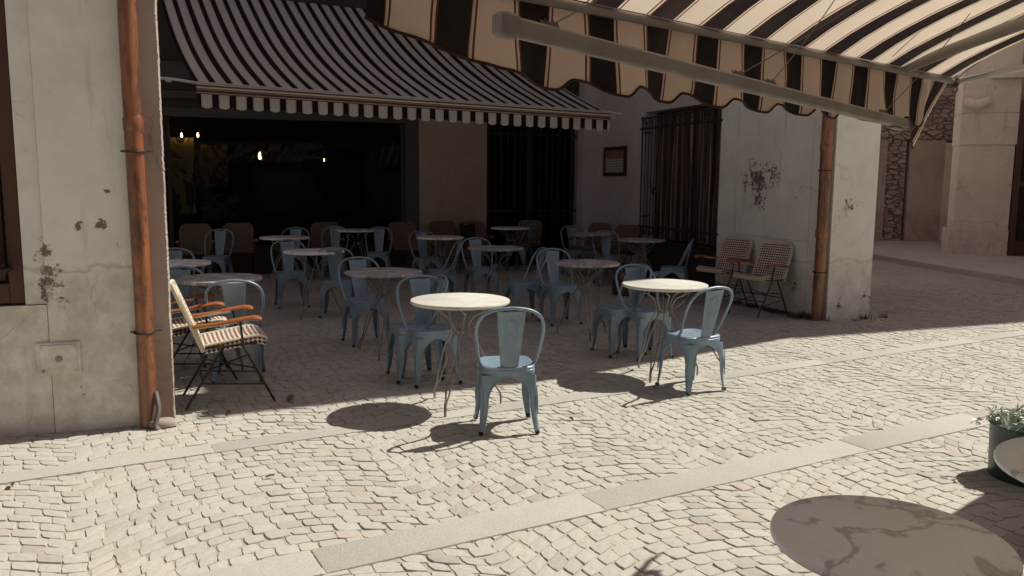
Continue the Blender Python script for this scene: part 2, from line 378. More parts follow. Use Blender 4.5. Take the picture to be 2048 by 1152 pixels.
# ------------------------------------------------------------------ ground
def ground():
    mb = MB(); mb.add([(-60, -40, -.0075), (70, -40, -.0075), (70, 90, -.0075), (-60, 90, -.0075)], [(0, 1, 2, 3)], None, False)
    tag(mb.build('ground', M['sand']), kind='structure')
    # granite slab bands
    sd = Vector((.866, .5, 0)); sn = Vector((-.5, .866, 0))
    def band(name, p0, p1, wd, l0, l1, seed):
        r2 = random.Random(seed); d = (Vector(p1)-Vector(p0)).normalized(); n = Vector((-d.y, d.x, 0)); mb = MB(); t = l0
        while t < l1:
            L = r2.uniform(1.2, 2.2); j = r2.uniform(-.006, .006); a = Vector(p0)+d*t; b = Vector(p0)+d*(t+L-.006)
            q = [a+n*j, b+n*(j+r2.uniform(-.004, .004)), b-n*(wd+j), a-n*(wd-r2.uniform(-.006, .006))]
            z = .0035+r2.uniform(0, .001); c = sum(q, Vector())/4; k = .985
            vs = [(p.x, p.y, -.03) for p in q]+[(p.x, p.y, z-.004) for p in q]+[(c.x+(p.x-c.x)*k, c.y+(p.y-c.y)*k, z) for p in q]
            mb.add(vs, [f[::-1] for f in [(0, 1, 5, 4), (1, 2, 6, 5), (2, 3, 7, 6), (3, 0, 4, 7), (4, 5, 9, 8), (5, 6, 10, 9), (6, 7, 11, 10), (7, 4, 8, 11), (8, 9, 10, 11)]], None, False); t += L
        tag(mb.build(name, M['slab']), kind='structure')
    band('paving_band_near', (-.745, 3.32, 0), (3.689, 5.753, 0), .235, -5, 14, 3)
    band('paving_band_far', (-2.673, 4.132, 0), (5.443, 8.62, 0), .17, -5, 14, 5)
    # setts
    ang = R(29.); d = np.array([math.cos(ang), math.sin(ang)]); nn = np.array([-d[1], d[0]])
    PU, PV = .094, .086
    us = int(34/PU); vsn = int(32/PV); W = 1.5; Hh = .30
    def warp(u, v):
        ph = (u/W) % 1.; off = Hh*(1-(2*ph-1)**2)
        wob = .03*np.sin(u*1.3+v*.7)+.02*np.sin(u*3.1-v*2.3)
        x = u*d[0]+(v+off+wob)*nn[0]; y = u*d[1]+(v+off+wob)*nn[1]; return x, y
    V = []; F = []; C = []; base = 0
    ring = [(-1, -1), (0, -1), (1, -1), (1, 0), (1, 1), (0, 1), (-1, 1), (-1, 0)]
    allc = []
    for j in range(vsn):
        v0 = -4+j*PV; u = -12+rng.uniform(0, PU); ulist = []
        while u < 24: du = PU*rng.uniform(.82, 1.22); ulist.append((u, u+du)); u += du
        U = np.array(ulist); vj = rng.uniform(-.006, .006, (len(U), 4))
        allc.append(np.stack([U[:, 0], U[:, 1], np.full(len(U), v0), np.full(len(U), v0+PV)], 1))
    A = np.concatenate(allc)
    n = len(A); jit = rng.normal(0, .0042, (n, 8))
    cs = []
    for k, (ui, vi) in enumerate(((0, 2), (1, 2), (1, 3), (0, 3))):
        x, y = warp(A[:, ui], A[:, vi]); cs.append(np.stack([x+jit[:, 2*k], y+jit[:, 2*k+1]], 1))
    Q = np.stack(cs, 1); cen = Q.mean(1)
    X, Y = cen[:, 0], cen[:, 1]
    ra = (X-BO[0])*CB+(Y-BO[1])*SB; rb = -(X-BO[0])*SB+(Y-BO[1])*CB
    keep = (Y > 1.5) & (Y < 21) & (np.abs(X) < .72*Y+1.2) & ~((ra > .15) & (rb > .2) & (ra < .6+rb*.8)) & (rb < 6.5+(ra > .6)*30) & ~((ra < -7.2) & (rb > -1.8) & (rb < -1.2))
    keep &= ~((Y > 13.0) & (X > 7.9))
    Q = Q[keep]; cen = cen[keep]; n = len(Q)
    sh = rng.uniform(.90, .975, (n, 1, 1)); Q0 = cen[:, None]+(Q-cen[:, None])*(sh+.03)
    mid = lambda q: np.stack([q[:, 0], (q[:, 0]+q[:, 1])/2, q[:, 1], (q[:, 1]+q[:, 2])/2, q[:, 2], (q[:, 2]+q[:, 3])/2, q[:, 3], (q[:, 3]+q[:, 0])/2], 1)
    rg = mid(Q0); rg[:, 0::2] = cen[:, None]+(rg[:, 0::2]-cen[:, None])*rng.uniform(.84, .97, (n, 4, 1)); rg[:, 1::2] = cen[:, None]+(rg[:, 1::2]-cen[:, None])*rng.uniform(.97, 1.04, (n, 4, 1))
    z0 = rng.normal(-.002, .0015, n); tilt = rng.normal(0, .013, (n, 2))
    def lay(sc, dz):
        p = cen[:, None]+(rg-cen[:, None])*sc; z = z0[:, None]+dz+(p-cen[:, None])[..., 0]*tilt[:, :1]+(p-cen[:, None])[..., 1]*tilt[:, 1:]
        return np.concatenate([p, z[..., None]], 2)
    L0 = lay(1.04, -.022); L1 = lay(1.0, -.0028); L2 = lay(.955, -.0004); L3 = lay(.5, .0002)
    ctr = np.concatenate([cen, (z0+.0018)[:, None]], 1)[:, None]
    vv = np.concatenate([L0, L1, L2, L3, ctr], 1).reshape(-1, 3)
    quads = []
    for k in range(3):
        for i in range(8): quads.append((k*8+i, k*8+(i+1) % 8, k*8+8+(i+1) % 8, k*8+8+i))
    tri = [(24+i, 24+(i+1) % 8, 32) for i in range(8)]
    off = (np.arange(n)*33)[:, None, None]
    qf = (np.array(quads)[None]+off).reshape(-1, 4); tf = (np.array(tri)[None]+off).reshape(-1, 3)
    me = bpy.data.meshes.new('cobbled_street'); me.vertices.add(len(vv)); me.vertices.foreach_set('co', vv.ravel())
    nl = qf.size+tf.size; me.loops.add(nl); me.loops.foreach_set('vertex_index', np.concatenate([qf.ravel(), tf.ravel()]))
    np_ = len(qf)+len(tf); me.polygons.add(np_)
    ls = np.concatenate([np.arange(len(qf))*4, len(qf)*4+np.arange(len(tf))*3]); me.polygons.foreach_set('loop_start', ls)
    me.update(calc_edges=True); me.polygons.foreach_set('use_smooth', np.zeros(np_, bool))
    g = rng.uniform(0, 1, (n, 1)); colr = np.array([.475, .455, .405])*(1-g)+np.array([.415, .41, .375])*g
    red = rng.uniform(0, 1, n) < .025; colr[red] = np.array([.44, .395, .35]); dk = rng.uniform(0, 1, n) < .10; colr[dk] *= .86
    cc = np.repeat(np.concatenate([colr, np.ones((n, 1))], 1), 33, 0)
    at = me.color_attributes.new('tint', 'FLOAT_COLOR', 'POINT'); at.data.foreach_set('color', cc.ravel().astype(np.float32))
    me.materials.append(M['setts']); o = bpy.data.objects.new('cobbled_street', me); COL.objects.link(o); tag(o, kind='structure')
ground()

# far pavement with kerb
mb = MB()
kp = [(7.75, 9.9), (7.9, 12.5), (7.62, 14.8), (7.38, 17.1), (7.1, 21.5), (16, 21.5), (16, 9.9)]
n = len(kp); z1 = .11
mb.add([(x, y, -.05) for x, y in kp]+[(x, y, z1-.012) for x, y in kp]+[(x+(.02 if i < 5 else 0), y, z1) for i, (x, y) in enumerate(kp)],
       [(i, i+n, (i+1) % n+n, (i+1) % n) for i in range(n)][:5]+[(i+n, i+2*n, (i+1) % n+2*n, (i+1) % n+n) for i in range(5)]+[tuple(range(2*n, 3*n))[::-1]], None, False)
mb2 = MB()
tag(mb.build('pavement', M['sidewalk']), kind='structure')

# ------------------------------------------------------------------ walls
def wallbox(mb, a0, a1, b0, b1, z0, z1, step=.12, amp=.006, faces='all', jag=None):
    """subdivided, slightly uneven plaster block"""
    def face(o, du, dv, nrm):
        lu, lv = Vector(du).length, Vector(dv).length; nu = max(1, min(60, int(lu/step))); nv = max(1, min(70, int(lv/step)))
        def fn(i, j):
            p = Vector(o)+Vector(du)*i+Vector(dv)*j; k = amp*(noise3(p.x*2+3, p.y*2, p.z*2)+.5*noise3(p.x*7, p.y*7+5, p.z*7))
            ed = 1. if (0 < i < 1 and 0 < j < 1) else .0
            q = p+Vector(nrm)*k*ed
            return q
        mb.grid(fn, nu, nv)
    face((a0, b0, z0), (a1-a0, 0, 0), (0, 0, z1-z0), (0, -1, 0))
    face((a1, b1, z0), (a0-a1, 0, 0), (0, 0, z1-z0), (0, 1, 0))
    face((a0, b1, z0), (0, b0-b1, 0), (0, 0, z1-z0), (-1, 0, 0))
    face((a1, b0, z0), (0, b1-b0, 0), (0, 0, z1-z0), (1, 0, 0))
    face((a0, b0, z1), (a1-a0, 0, 0), (0, b1-b0, 0), (0, 0, 1))
    face((a0, b0, z0), (a1-a0, 0, 0), (0, b1-b0, 0), (0, 0, 0))

# --- left corner house
lh = empty('corner_house', BO, BR, 'pale aged plaster house front at the left edge with rough brown end', 'building')
mb = MB(); wallbox(mb, -7.385, -6.86, -1.95, -1.5, -.05, 8); wallbox(mb, -7.50, -7.389, -1.935, -1.5, .79, 8)
wallbox(mb, -12, -7.389, -1.945, -1.5, -.05, .786); wallbox(mb, -12, -7.50, -1.93, -1.5, 3.2, 8.); wallbox(mb, -12, -9.2, -1.93, -1.5, .80, 3.195)
mb.build('wall', M['plaster_left'], lh)
mb = MB()    # rough end strip beside the terrace, with a jagged arris
r3 = random.Random(5); rows = 150; prev = None; vs = []; 
def jg(z): return .004*noise3(3, 1, z*5)+.005*noise3(8, 2, z*31)+.006*noise3(1, 9, z*80)
def jfn(i, j):
    z = -.03+8.*j
    if i < .5: return (-6.865+(i/.5)*.14, -1.925+.004*noise3(i*9, 0, z*5), z)
    if i < .76: return (-6.715+jg(z), -1.925+.008*noise3(2, 5, z*20), z)
    return (-6.715+jg(z)*.6, -1.72, z)
mb.grid(lambda i, j: jfn(round(i*6)/6, j), 6, 700)
mb.build('end_pier', M['render_brown'], lh)
win = MB().box(-8.9, -7.56, -1.86, -1.80, .94, 3.0).build('window', M['glass'], lh)
f = MB(); f.bbox(-7.58, -7.502, -1.93, -1.80, .80, 3.19); f.bbox(-9.19, -9.1, -1.93, -1.80, .80, 3.19); f.bbox(-9.1, -7.58, -1.93, -1.80, .80, .92); f.bbox(-9.1, -7.58, -1.93, -1.80, 3.1, 3.19)
f.bbox(-7.70, -7.60, -1.885, -1.82, .925, 3.09); f.bbox(-9.1, -7.705, -1.885, -1.82, .93, 1.05); f.build('frame', M['brownwood'], win)
# small cast cover plate set in the wall
mb = MB(); mb.bbox(-7.46, -7.22, -1.965, -1.94, .36, .56, .006); mb.bbox(-7.44, -7.24, -1.972, -1.964, .375, .545, .004)
for (x, z) in ((-7.43, .39), (-7.43, .53), (-7.25, .39), (-7.25, .53)): mb.lathe([(.0, -.004), (.008, -.003), (.008, 0)], M4=Matrix.Translation((x, -1.972, z)) @ Matrix.Rotation(R(90), 4, 'X'), n=10)
mb.lathe([(.0, -.003), (.02, -.002), (.022, 0)], M4=Matrix.Translation((-7.34, -1.972, .46)) @ Matrix.Rotation(R(90), 4, 'X'), n=14)
cp = mb.build('cover_plate', M['plaster_left'], None, BO, BR); tag(cp, 'square metal cover plate painted over low on the left wall', 'cover plate')

def pipe(name, a, b, z1, r, label, clamps, M4x):
    root = empty(name, BW(a, b), BR, label, 'drainpipe')
    pts = [(.004*math.sin(z*2.1), .003*math.cos(z*1.7), z) for z in np.linspace(.0, z1, 40)]
    mb = MB().tube(pts, r, 20)
    for z in M4x: mb.tube([(0, 0, z-.05), (0, 0, z-.03), (0, 0, z+.03), (0, 0, z+.05)], [r*1.01, r*1.13, r*1.13, r*1.01], 20)
    mb.build('pipe', M['copper'], root)
    for z in clamps:
        c = MB(); c.tube([(math.cos(t)*(r+.006), math.sin(t)*(r+.006), z+.004*math.sin(t)) for t in np.linspace(0, 2*math.pi, 25)[:-1]], .0055, 6, closed=True)
        c.tube([(r, .0, z), (r+.03, .01, z+.006), (r+.045, .03, z)], .006, 6); c.tube([(-r, .0, z), (-r-.025, .02, z)], .006, 6)
        c.build('clamp', M['iron'], root)
    return root
p = pipe('drainpipe', -6.862, -1.985, 8, .052, 'rusty orange drainpipe down the left house wall', (1.70, .60), (1.86,))
mb = MB().tube(cat([(.05, -.02, .22), (.065, -.06, .12), (.045, -.09, .03), (.06, -.1, .0)], 5), [.016]*16, 8); mb.build('bent_strap', M['zinc'], p)
lump = MB()
def lumpf(sx, sy, sz, c, seed, n=14):
    def fn(i, j):
        th = 2*math.pi*i; ph = math.pi*(j-.5); k = 1+.22*noise3(math.cos(th)*1.3+seed, math.sin(th)*1.3, ph*1.5)
        return (c[0]+sx*k*math.cos(th)*math.cos(ph), c[1]+sy*k*math.sin(th)*math.cos(ph), c[2]+sz*k*math.sin(ph))
    return fn
lump.grid(lumpf(.09, .05, .035, (0, 0, .02), 3), 16, 8)
o = lump.build('stone', M['render_brown'], None, BW(-6.78, -2.02), BR); tag(o, 'rough loose stone at the foot of the left drainpipe', 'stone')

# --- café building
cb = empty('cafe_building', BO, BR, 'cafe building round the terrace with plaster walls and dark openings', 'building')
mb = MB()
def poly_prism(mb, pts, z0, z1):
    n = len(pts); mb.add([(x, y, z0) for x, y in pts]+[(x, y, z1) for x, y in pts], [(i, (i+1) % n, (i+1) % n+n, i+n) for i in range(n)]+[tuple(range(n-1, -1, -1)), tuple(range(n, 2*n))], None, False)
# side wall by the street corner: panel wall
wallbox(mb, .0, .5, .10, 2.08, -.05, 4.0, .10)
# raised border strips of the panel (recess line between them)
for (b0, b1, z0, z1) in ((1.70, 2.075, .0, 3.99), (.105, .25, .0, 3.99), (.255, 1.695, .0, .865)): wallbox(mb, -.014, .0005, b0, b1, z0, z1, .12, .004)
wallbox(mb, -.010, .0005, .262, 1.688, .873, 3.99, .12, .005)
wallbox(mb, .05, .66, -.04, .09, -.05, 4.0, .10)            # street pier face
mb.build('side_wall', M['plaster_side'], cb)
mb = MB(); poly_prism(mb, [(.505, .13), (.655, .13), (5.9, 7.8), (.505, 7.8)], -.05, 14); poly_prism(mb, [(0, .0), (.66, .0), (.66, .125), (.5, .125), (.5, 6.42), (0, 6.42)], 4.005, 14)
poly_prism(mb, [(.78, -1.20), (4.95, .07), (4.95, 3), (.78, 3)], 6, 9.45)  # unseen jetty, added and shaped to cast the terrace shadow edge
mb.build('upper_wall_and_shadow_jetty', M['plaster_inner'], cb)
mb = MB(); wallbox(mb, .02, .5, 4.20, 4.60, -.05, 4.0); wallbox(mb, .12, .5, 4.604, 6.20, -.05, 4.0); wallbox(mb, -.12, .5, 6.204, 6.60, -.05, 4.0)
wallbox(mb, .02, .5, 2.084, 4.196, 2.62, 4.0); mb.build('inner_side_wall', M['plaster_inner'], cb)
mb = MB(); mb.box(.10, .5, 2.084, 4.196, -.05, .60); mb.build('plinth', M['plinth'], cb)
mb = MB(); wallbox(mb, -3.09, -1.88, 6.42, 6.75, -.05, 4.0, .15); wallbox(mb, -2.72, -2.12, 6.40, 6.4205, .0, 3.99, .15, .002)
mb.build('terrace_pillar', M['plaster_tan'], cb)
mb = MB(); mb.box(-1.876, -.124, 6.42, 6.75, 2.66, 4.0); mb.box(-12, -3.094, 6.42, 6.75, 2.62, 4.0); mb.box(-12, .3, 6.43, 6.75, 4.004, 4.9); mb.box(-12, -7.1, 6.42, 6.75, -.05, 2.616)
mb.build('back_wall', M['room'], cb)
mb = MB(); mb.box(-3.33, -3.095, 6.44, 6.56, -.05, 2.616); mb.bbox(-7.09, -3.335, 6.40, 6.46, 2.48, 2.612); mb.bbox(-12, -3.3, 6.36, 6.415, 2.75, 2.87); mb.bbox(-12, -3.3, 6.36, 6.415, 3.05, 3.30)
mb.build('fascia', M['greypanel'], cb)
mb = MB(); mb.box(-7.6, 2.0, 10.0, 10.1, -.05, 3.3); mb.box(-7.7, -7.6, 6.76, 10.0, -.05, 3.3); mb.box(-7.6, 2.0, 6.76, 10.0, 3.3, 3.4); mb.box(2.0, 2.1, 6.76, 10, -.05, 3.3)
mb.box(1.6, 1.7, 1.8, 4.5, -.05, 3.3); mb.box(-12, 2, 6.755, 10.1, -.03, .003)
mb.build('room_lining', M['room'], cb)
# big glazed front
wp = MB().box(-7.02, -3.40, 6.50, 6.512, .46, 2.47).build('window', M['glass'], cb)
f = MB(); f.bbox(-7.09, -7.02, 6.46, 6.54, .0, 2.476); f.bbox(-3.40, -3.335, 6.46, 6.54, .0, 2.476); f.bbox(-7.02, -3.40, 6.46, 6.54, .0, .455)
f.build('frame', M['darkwood'], wp)
# back door leaf glass + iron gate
dp = MB().box(-1.80, -.20, 6.62, 6.632, .30, 2.60).build('glazed_door', M['glass'], cb)
f = MB(); f.bbox(-1.87, -1.80, 6.56, 6.66, .0, 2.655); f.bbox(-.20, -.13, 6.56, 6.66, .0, 2.655); f.bbox(-1.80, -.20, 6.58, 6.65, .0, .295); f.bbox(-1.04, -.96, 6.58, 6.65, .3, 2.655); f.build('frame', M['darkwood'], dp)
g = MB()
for i in range(15): x = -1.83+i*.122; g.tube([(x, 6.47, .02), (x, 6.47, 2.5)], .008, 6)
for z in (.1, 1.0, 2.35, 2.55): g.tube([(-1.87, 6.47, z), (-.13, 6.47, z)], .012, 6)
for i in range(7): x = -1.7+i*.235; g.tube([(x+.08*math.cos(t), 6.47, 2.45+.08*math.sin(t)) for t in np.linspace(0, 2*math.pi, 17)[:-1]], .006, 5, closed=True)
g.build('iron_gate', M['iron'], cb)
# side window grille, curtains and glass
gw = MB().box(.30, .312, 2.10, 4.19, .62, 2.60).build('window', M['glass'], cb); gw.name = 'side_window'
f = MB(); f.bbox(.22, .34, 2.088, 2.20, .605, 2.615); f.bbox(.22, .34, 4.10, 4.192, .605, 2.615); f.bbox(.26, .33, 2.75, 2.85, .61, 2.61); f.build('frame', M['darkwood'], gw)
g = MB(); ga = -.03
for i in range(22):
    b = 2.14+i*.0975; g.tube([(ga, b, .70), (ga, b, 2.50)], .0085, 6)
for z in (.64, .84, 2.36, 2.52): g.tube([(ga-.004, 2.06, z), (ga-.004, 4.24, z)], .015, 6)
for z in (.84, 2.36):
    for b in (2.06, 4.24): g.lathe([(0, -.022), (.018, -.012), (.022, 0), (.018, .012), (0, .022)], (ga, b, z), 8)
for i in range(11):
    b = 2.18+i*.195
    for (z, r) in ((.74, .07), (2.44, .06)):
        g.tube([(ga, b+r*math.cos(t), z+r*math.sin(t)) for t in np.linspace(0, 2*math.pi, 17)[:-1]], .006, 5, closed=True)
        g.tube([(ga, b+r*.6*math.cos(t)*(1-t/9), z+r*.6*math.sin(t)*(1-t/9)) for t in np.linspace(0, 5.5, 12)], .005, 5)
for b in (2.10, 4.20): g.tube([(ga, b, .62), (ga, b, 2.55)], .014, 6)
for (b, z) in ((2.15, 1.0), (4.15, 1.0), (2.15, 2.3), (4.15, 2.3)): g.tube([(ga, b, z), (.12, b, z)], .01, 6)
g.tube(cat([(ga-.02, 3.72, 1.45), (ga-.05, 3.74, 1.40), (ga-.02, 3.75, 1.34)], 4), .018, 6)
g.build('window_grille', M['iron'], cb)
cu = MB(); nb = 170
def cfn(i, j):
    b = 2.22+1.86*i; z = .66+1.92*j
    return (.20+.028*math.sin(i*95+.8*math.sin(j*3+i*9))+.012*math.sin(i*231+2*j), b+.01*math.sin(j*7+i*40), z)
cu.grid(cfn, 200, 14, lambda i, j: (i, j))
tcu = NT('faded_curtain'); cx = tcu.sep(tcu.tc('UV'))[0]
cvec = tcu.t.nodes.new('ShaderNodeCombineXYZ'); tcu.l(cx, cvec.inputs[0])
cn = tcu.noise(38, 3, .7, cvec.outputs[0]); cst = tcu.step(cn, .46, .62)
tcu.fin(tcu.mix(cst, (.03, .018, .014), (.42, .28, .23)), .95)
M['curtain'] = tcu.m
o = cu.build('curtain', M['curtain'], None, BO, BR); tag(o, 'long brown curtain hanging behind the iron window grille', 'curtain')

# right pipe
pipe('drainpipe', -.045, .0, 8, .062, 'rusty orange drainpipe on the right corner beside the wicker chairs', (1.68, .55), (1.93, .98))

# picture frame on inner side wall
pf = empty('framed_notice', BW(.105, 5.38, 1.88), BR, 'small dark framed notice hanging on the inner wall', 'picture frame')
mb = MB()
for (b0, b1, z0, z1) in ((-.41, .41, .19, .25), (-.41, .41, -.25, -.19), (-.41, -.35, -.19, .19), (.35, .41, -.19, .19)): mb.bbox(-.03, .01, b0, b1, z0, z1, .006)
mb.build('frame', M['darkwood'], pf)
def noticemat():
    t = NT('printed_notice'); u, v, _ = t.sep(t.tc('UV'))
    top = t.step(v, .60, .62)
    ln = t.step(t.math('SINE', t.math('MULTIPLY', v, 52)), .2, .5); wd = t.step(t.noise(14, 3, .7, t.mapv((6, .2, 1), out='UV')), .42, .48)
    col = t.mix(t.math('MULTIPLY', t.math('MULTIPLY', ln, wd), .8), (.50, .46, .38), (.08, .07, .06))
    col = t.mix(top, col, t.mix(t.step(t.noise(9, 4, .6, t.mapv((3, 2, 1), out='UV')), .45, .6), (.35, .19, .10), (.16, .06, .04)))
    return t.fin(col, .6)
mb = MB(); mb.grid(lambda i, j: (-.012, .35-.70*i, -.19+.38*j), 2, 2); mb.build('print', noticemat(), pf)
tube_ = MB().box(.0, .008, -.36, .36, -.2, .2).build('backing', M['darkwood'], pf)

# things inside
def postermat(name, c1, c2, sc):
    t = NT(name); n = t.noise(sc, 6, .7, t.tc('UV')); n2 = t.noise(sc*.4, 3, .6, t.tc('UV'), dist=2.)
    return t.fin(t.mix(t.step(n2, .46, .5), t.mix(n, c1, tuple(x*.7 for x in c1)), c2), .8)
def poster(a, b, z, w_, h_, m, label):
    o = MB().grid(lambda i, j: (-w_/2+w_*i, -.004+.006*math.sin(i*7+j*5), h_*j), 6, 6).build('poster', m, None, BW(a, b, z), BR); tag(o, label, 'poster')
poster(-7.0, 7.3, .95, .62, 1.25, postermat('ochre_drawing', (.46, .40, .20), (.03, .027, .02), 3.), 'tall ochre poster inside the dark window below the two lamps')
poster(-6.45, 7.35, 1.40, .56, .70, postermat('grey_print', (.16, .15, .13), (.03, .028, .025), 5.), 'grey print beside the ochre poster inside the window')
poster(-6.3, 7.45, .85, .6, .42, postermat('dim_print', (.12, .11, .09), (.025, .023, .02), 6.), 'dim print hanging low inside the window')
def lamp(a, b, z, m, label, s=1., shade=False):
    r = empty('wall_lamp', BW(a, b, z), BR, label, 'lamp')
    MB().lathe([(0, 0), (.012*s, .01*s), (.018*s, .04*s), (.012*s, .07*s), (0, .095*s)], n=12).build('bulb', m, r)
    MB().tube([(0, 0, 0), (0, .0, -.03*s), (0, .05, -.05*s), (0, .10, -.04*s)], .007*s, 6).build('arm', M['iron'], r)
    if shade: MB().lathe([(.03*s, -.02), (.055*s, .05*s), (.03*s, .12*s)], (0.05*s, .02, 0), 14).build('reflector', M['zinc'], r)
lamp(-6.87, 7.25, 2.20, M['bulb'], 'left of the two glowing bulbs above the ochre poster', .8)
lamp(-6.62, 7.25, 2.21, M['bulb'], 'right of the two glowing bulbs above the ochre poster', .8)
lamp(-5.66, 7.1, 1.86, M['bulb'], 'bright wall light with a small reflector inside the window', 1.3, True)
lamp(-4.60, 7.1, 1.84, M['glowbulb'], 'faint lamp deep inside the window towards its right end', .6)

# ------------------------------------------------------------------ chairs and tables
def make_chair():
    root = empty('metal_chair')
    s = MB(); n = 44
    def se(r, t, z):
        c, s_ = math.cos(t), math.sin(t); k = (abs(c)**5+abs(s_)**5)**(-1/5.); return (r*k*c, r*k*s_, z)
    prof = [(.0001, .410), (.06, .409), (.115, .410), (.138, .415), (.150, .4195), (.160, .419), (.166, .413), (.1665, .404), (.165, .398), (.1675, .396), (.1675, .370), (.166, .356)]
    vs = [se(r, 2*math.pi*k/n, z) for (r, z) in prof for k in range(n)]
    fs = [(i*n+k, i*n+(k+1) % n, (i+1)*n+(k+1) % n, (i+1)*n+k) for i in range(len(prof)-1) for k in range(n)]
    s.add(vs, fs); s.lathe([(.0, .4115), (.006, .4115), (.007, .409)], n=10); s.build('seat', M['blue'], root)
    for sx in (-1, 1):
        for sy in (-1, 1):
            l = MB(); rows = 18; vs = []; ea = []; eb = []
            for i in range(rows+1):
                z = .368*(i/rows); t = z/.368; pos = .1655+.012*(1-t)+.010*max(0, .10-z)*10*.6
                if z < .20: w_ = .021+.022*(z/.20)
                else: q = min(1, (z-.20)/.155); w_ = pos-.128*math.sqrt(max(0, 1-q*q))-.004*(1-q)
                w_ = min(w_, pos); c = .018
                # pinched flute down the corner
                fl = .004
                pr = [(pos-w_, pos), (pos-max(c, w_*.55) if w_ > c*1.8 else pos-c, pos+.001), (pos-c, pos), (pos-c*.3, pos-c*.3), (pos, pos-c), (pos+.001, pos-max(c, w_*.55) if w_ > c*1.8 else pos-c), (pos, pos-w_)]
                vs += [(sx*x, sy*y, z) for x, y in pr]; ea.append((sx*pr[0][0], sy*pr[0][1], z)); eb.append((sx*pr[-1][0], sy*pr[-1][1], z))
            fs = [(i*7+k, i*7+k+1, i*7+8+k, i*7+7+k) for i in range(rows) for k in range(6)]
            l.add(vs, fs); l.tube(ea, .0042, 6); l.tube(eb, .0042, 6)
            l.tube([(sx*(.168), sy*(.168), .30), (sx*.171, sy*.171, .2), (sx*.174, sy*.174, .12)], [.003, .008, .003], 6)
            lg = l.build('leg', M['blue'], root)
            ft = MB(); ft.bbox(-.014, .014, -.014, .014, 0, .022, .004, Matrix.Translation((sx*.174, sy*.174, 0))); ft.build('foot_cap', M['rubber'], lg)
    b = MB()
    yb = lambda z: -.150-.080*((z-.40)/.37)
    b.grid(lambda i, j: ((i-.5)*2*(.050+.034*j), yb(.402+.366*j)-.010*(1-(2*i-1)**2)+.004, .402+.366*j), 8, 12)
    b.grid(lambda i, j: ((.5-i)*2*(.050+.034*j), yb(.402+.366*j)-.010*(1-(2*i-1)**2)+.001, .402+.366*j), 8, 12)
    for sx in (-1, 1): b.tube([(sx*(.050+.034*t), yb(.402+.366*t)+.002, .402+.366*t) for t in np.linspace(0, 1, 8)], .0035, 6)
    U = lambda x, z, y=0: (x, yb(z)-.010*(1-(x/.075)**2)+.003+y, z)
    for k, rr in ((1, .0035), (.62, .003)):
        b.tube(cat([U(-.032*k, .56), U(-.042*k, .66), U(-.036*k, .70+.01*(1-k)), U(0, .722-.022*(1-k)*2), U(.036*k, .70+.01*(1-k)), U(.042*k, .66), U(.032*k, .56)], 4), rr*1.3, 5)
    b.build('back_splat', M['blue'], root)
    h = [(.163, .015, .402), (.170, -.030, .408), (.180, -.075, .45), (.194, -.115, .53), (.204, -.155, .62), (.198, -.190, .69), (.170, -.215, .742), (.115, -.231, .774), (.05, -.238, .787)]
    full = [(x, y, z) for x, y, z in h]+[(0, -.239, .790)]+[(-x, y, z) for x, y, z in reversed(h)]
    MB().tube(cat(full, 4), .0105, 10).build('back_hoop', M['blue'], root)
    br = MB()
    for sx in (-1, 1): br.tube(cat([(sx*.155, -.155, .20), (sx*.08, -.08, .345), (0, 0, .38)], 4), .005, 6); br.tube(cat([(sx*.155, .155, .20), (sx*.08, .08, .345), (0, 0, .38)], 4), .005, 6)
    br.build('brace', M['blue'], root)
    return root
def make_table(m, D=.674, H=.74, name='cafe_table'):
    root = empty(name); r = D/2
    prof = [(0, H-.026), (r-.012, H-.026), (r-.003, H-.022), (r, H-.016), (r, H-.008), (r-.003, H-.002), (r-.008, H), (0, H)]
    MB().lathe(prof, n=72).build('marble_top', m, root)
    fr = MB(); fr.tube([(.17*math.cos(t), .17*math.sin(t), H-.032) for t in np.linspace(0, 2*math.pi, 37)[:-1]], .008, 6, closed=True)
    for k in range(3):
        a = 2*math.pi*k/3+.5; fr.box(-.17, .17, -.010, .010, H-.040, H-.034, Matrix.Rotation(a, 4, 'Z'))
    fr.lathe([(.0, .50), (.03, .505), (.034, .52), (.03, .535), (0, .54)], n=16)
    fr.build('top_frame', M['ironleg'], root)
    for k in range(3):
        a = 2*math.pi*k/3+.2; Mx = Matrix.Rotation(a, 4, 'Z'); l = MB()
        for s_ in (-1, 1):
            pts = [(.285, 0.003*s_, .0), (.283, .004*s_, .07), (.262, .006*s_, .105), (.240, .012*s_, .14), (.20, .022*s_, .25), (.135, .028*s_, .40), (.070, .026*s_, .50), (.052, .035*s_, .56), (.085, .06*s_, .63), (.135, .085*s_, .66), (.160, .075*s_, H-.06), (.165, .06*s_, H-.034)]
            l.tube(cat(pts, 4), .0062, 7, M4=Mx)
        l.tube(cat([(.052, 0, .53), (.11, 0, .56), (.17, 0, .62), (.20, 0, .68), (.18, 0, H-.035)], 4), .005, 6, M4=Mx)
        l.build('leg', M['ironleg'], root)
    return root
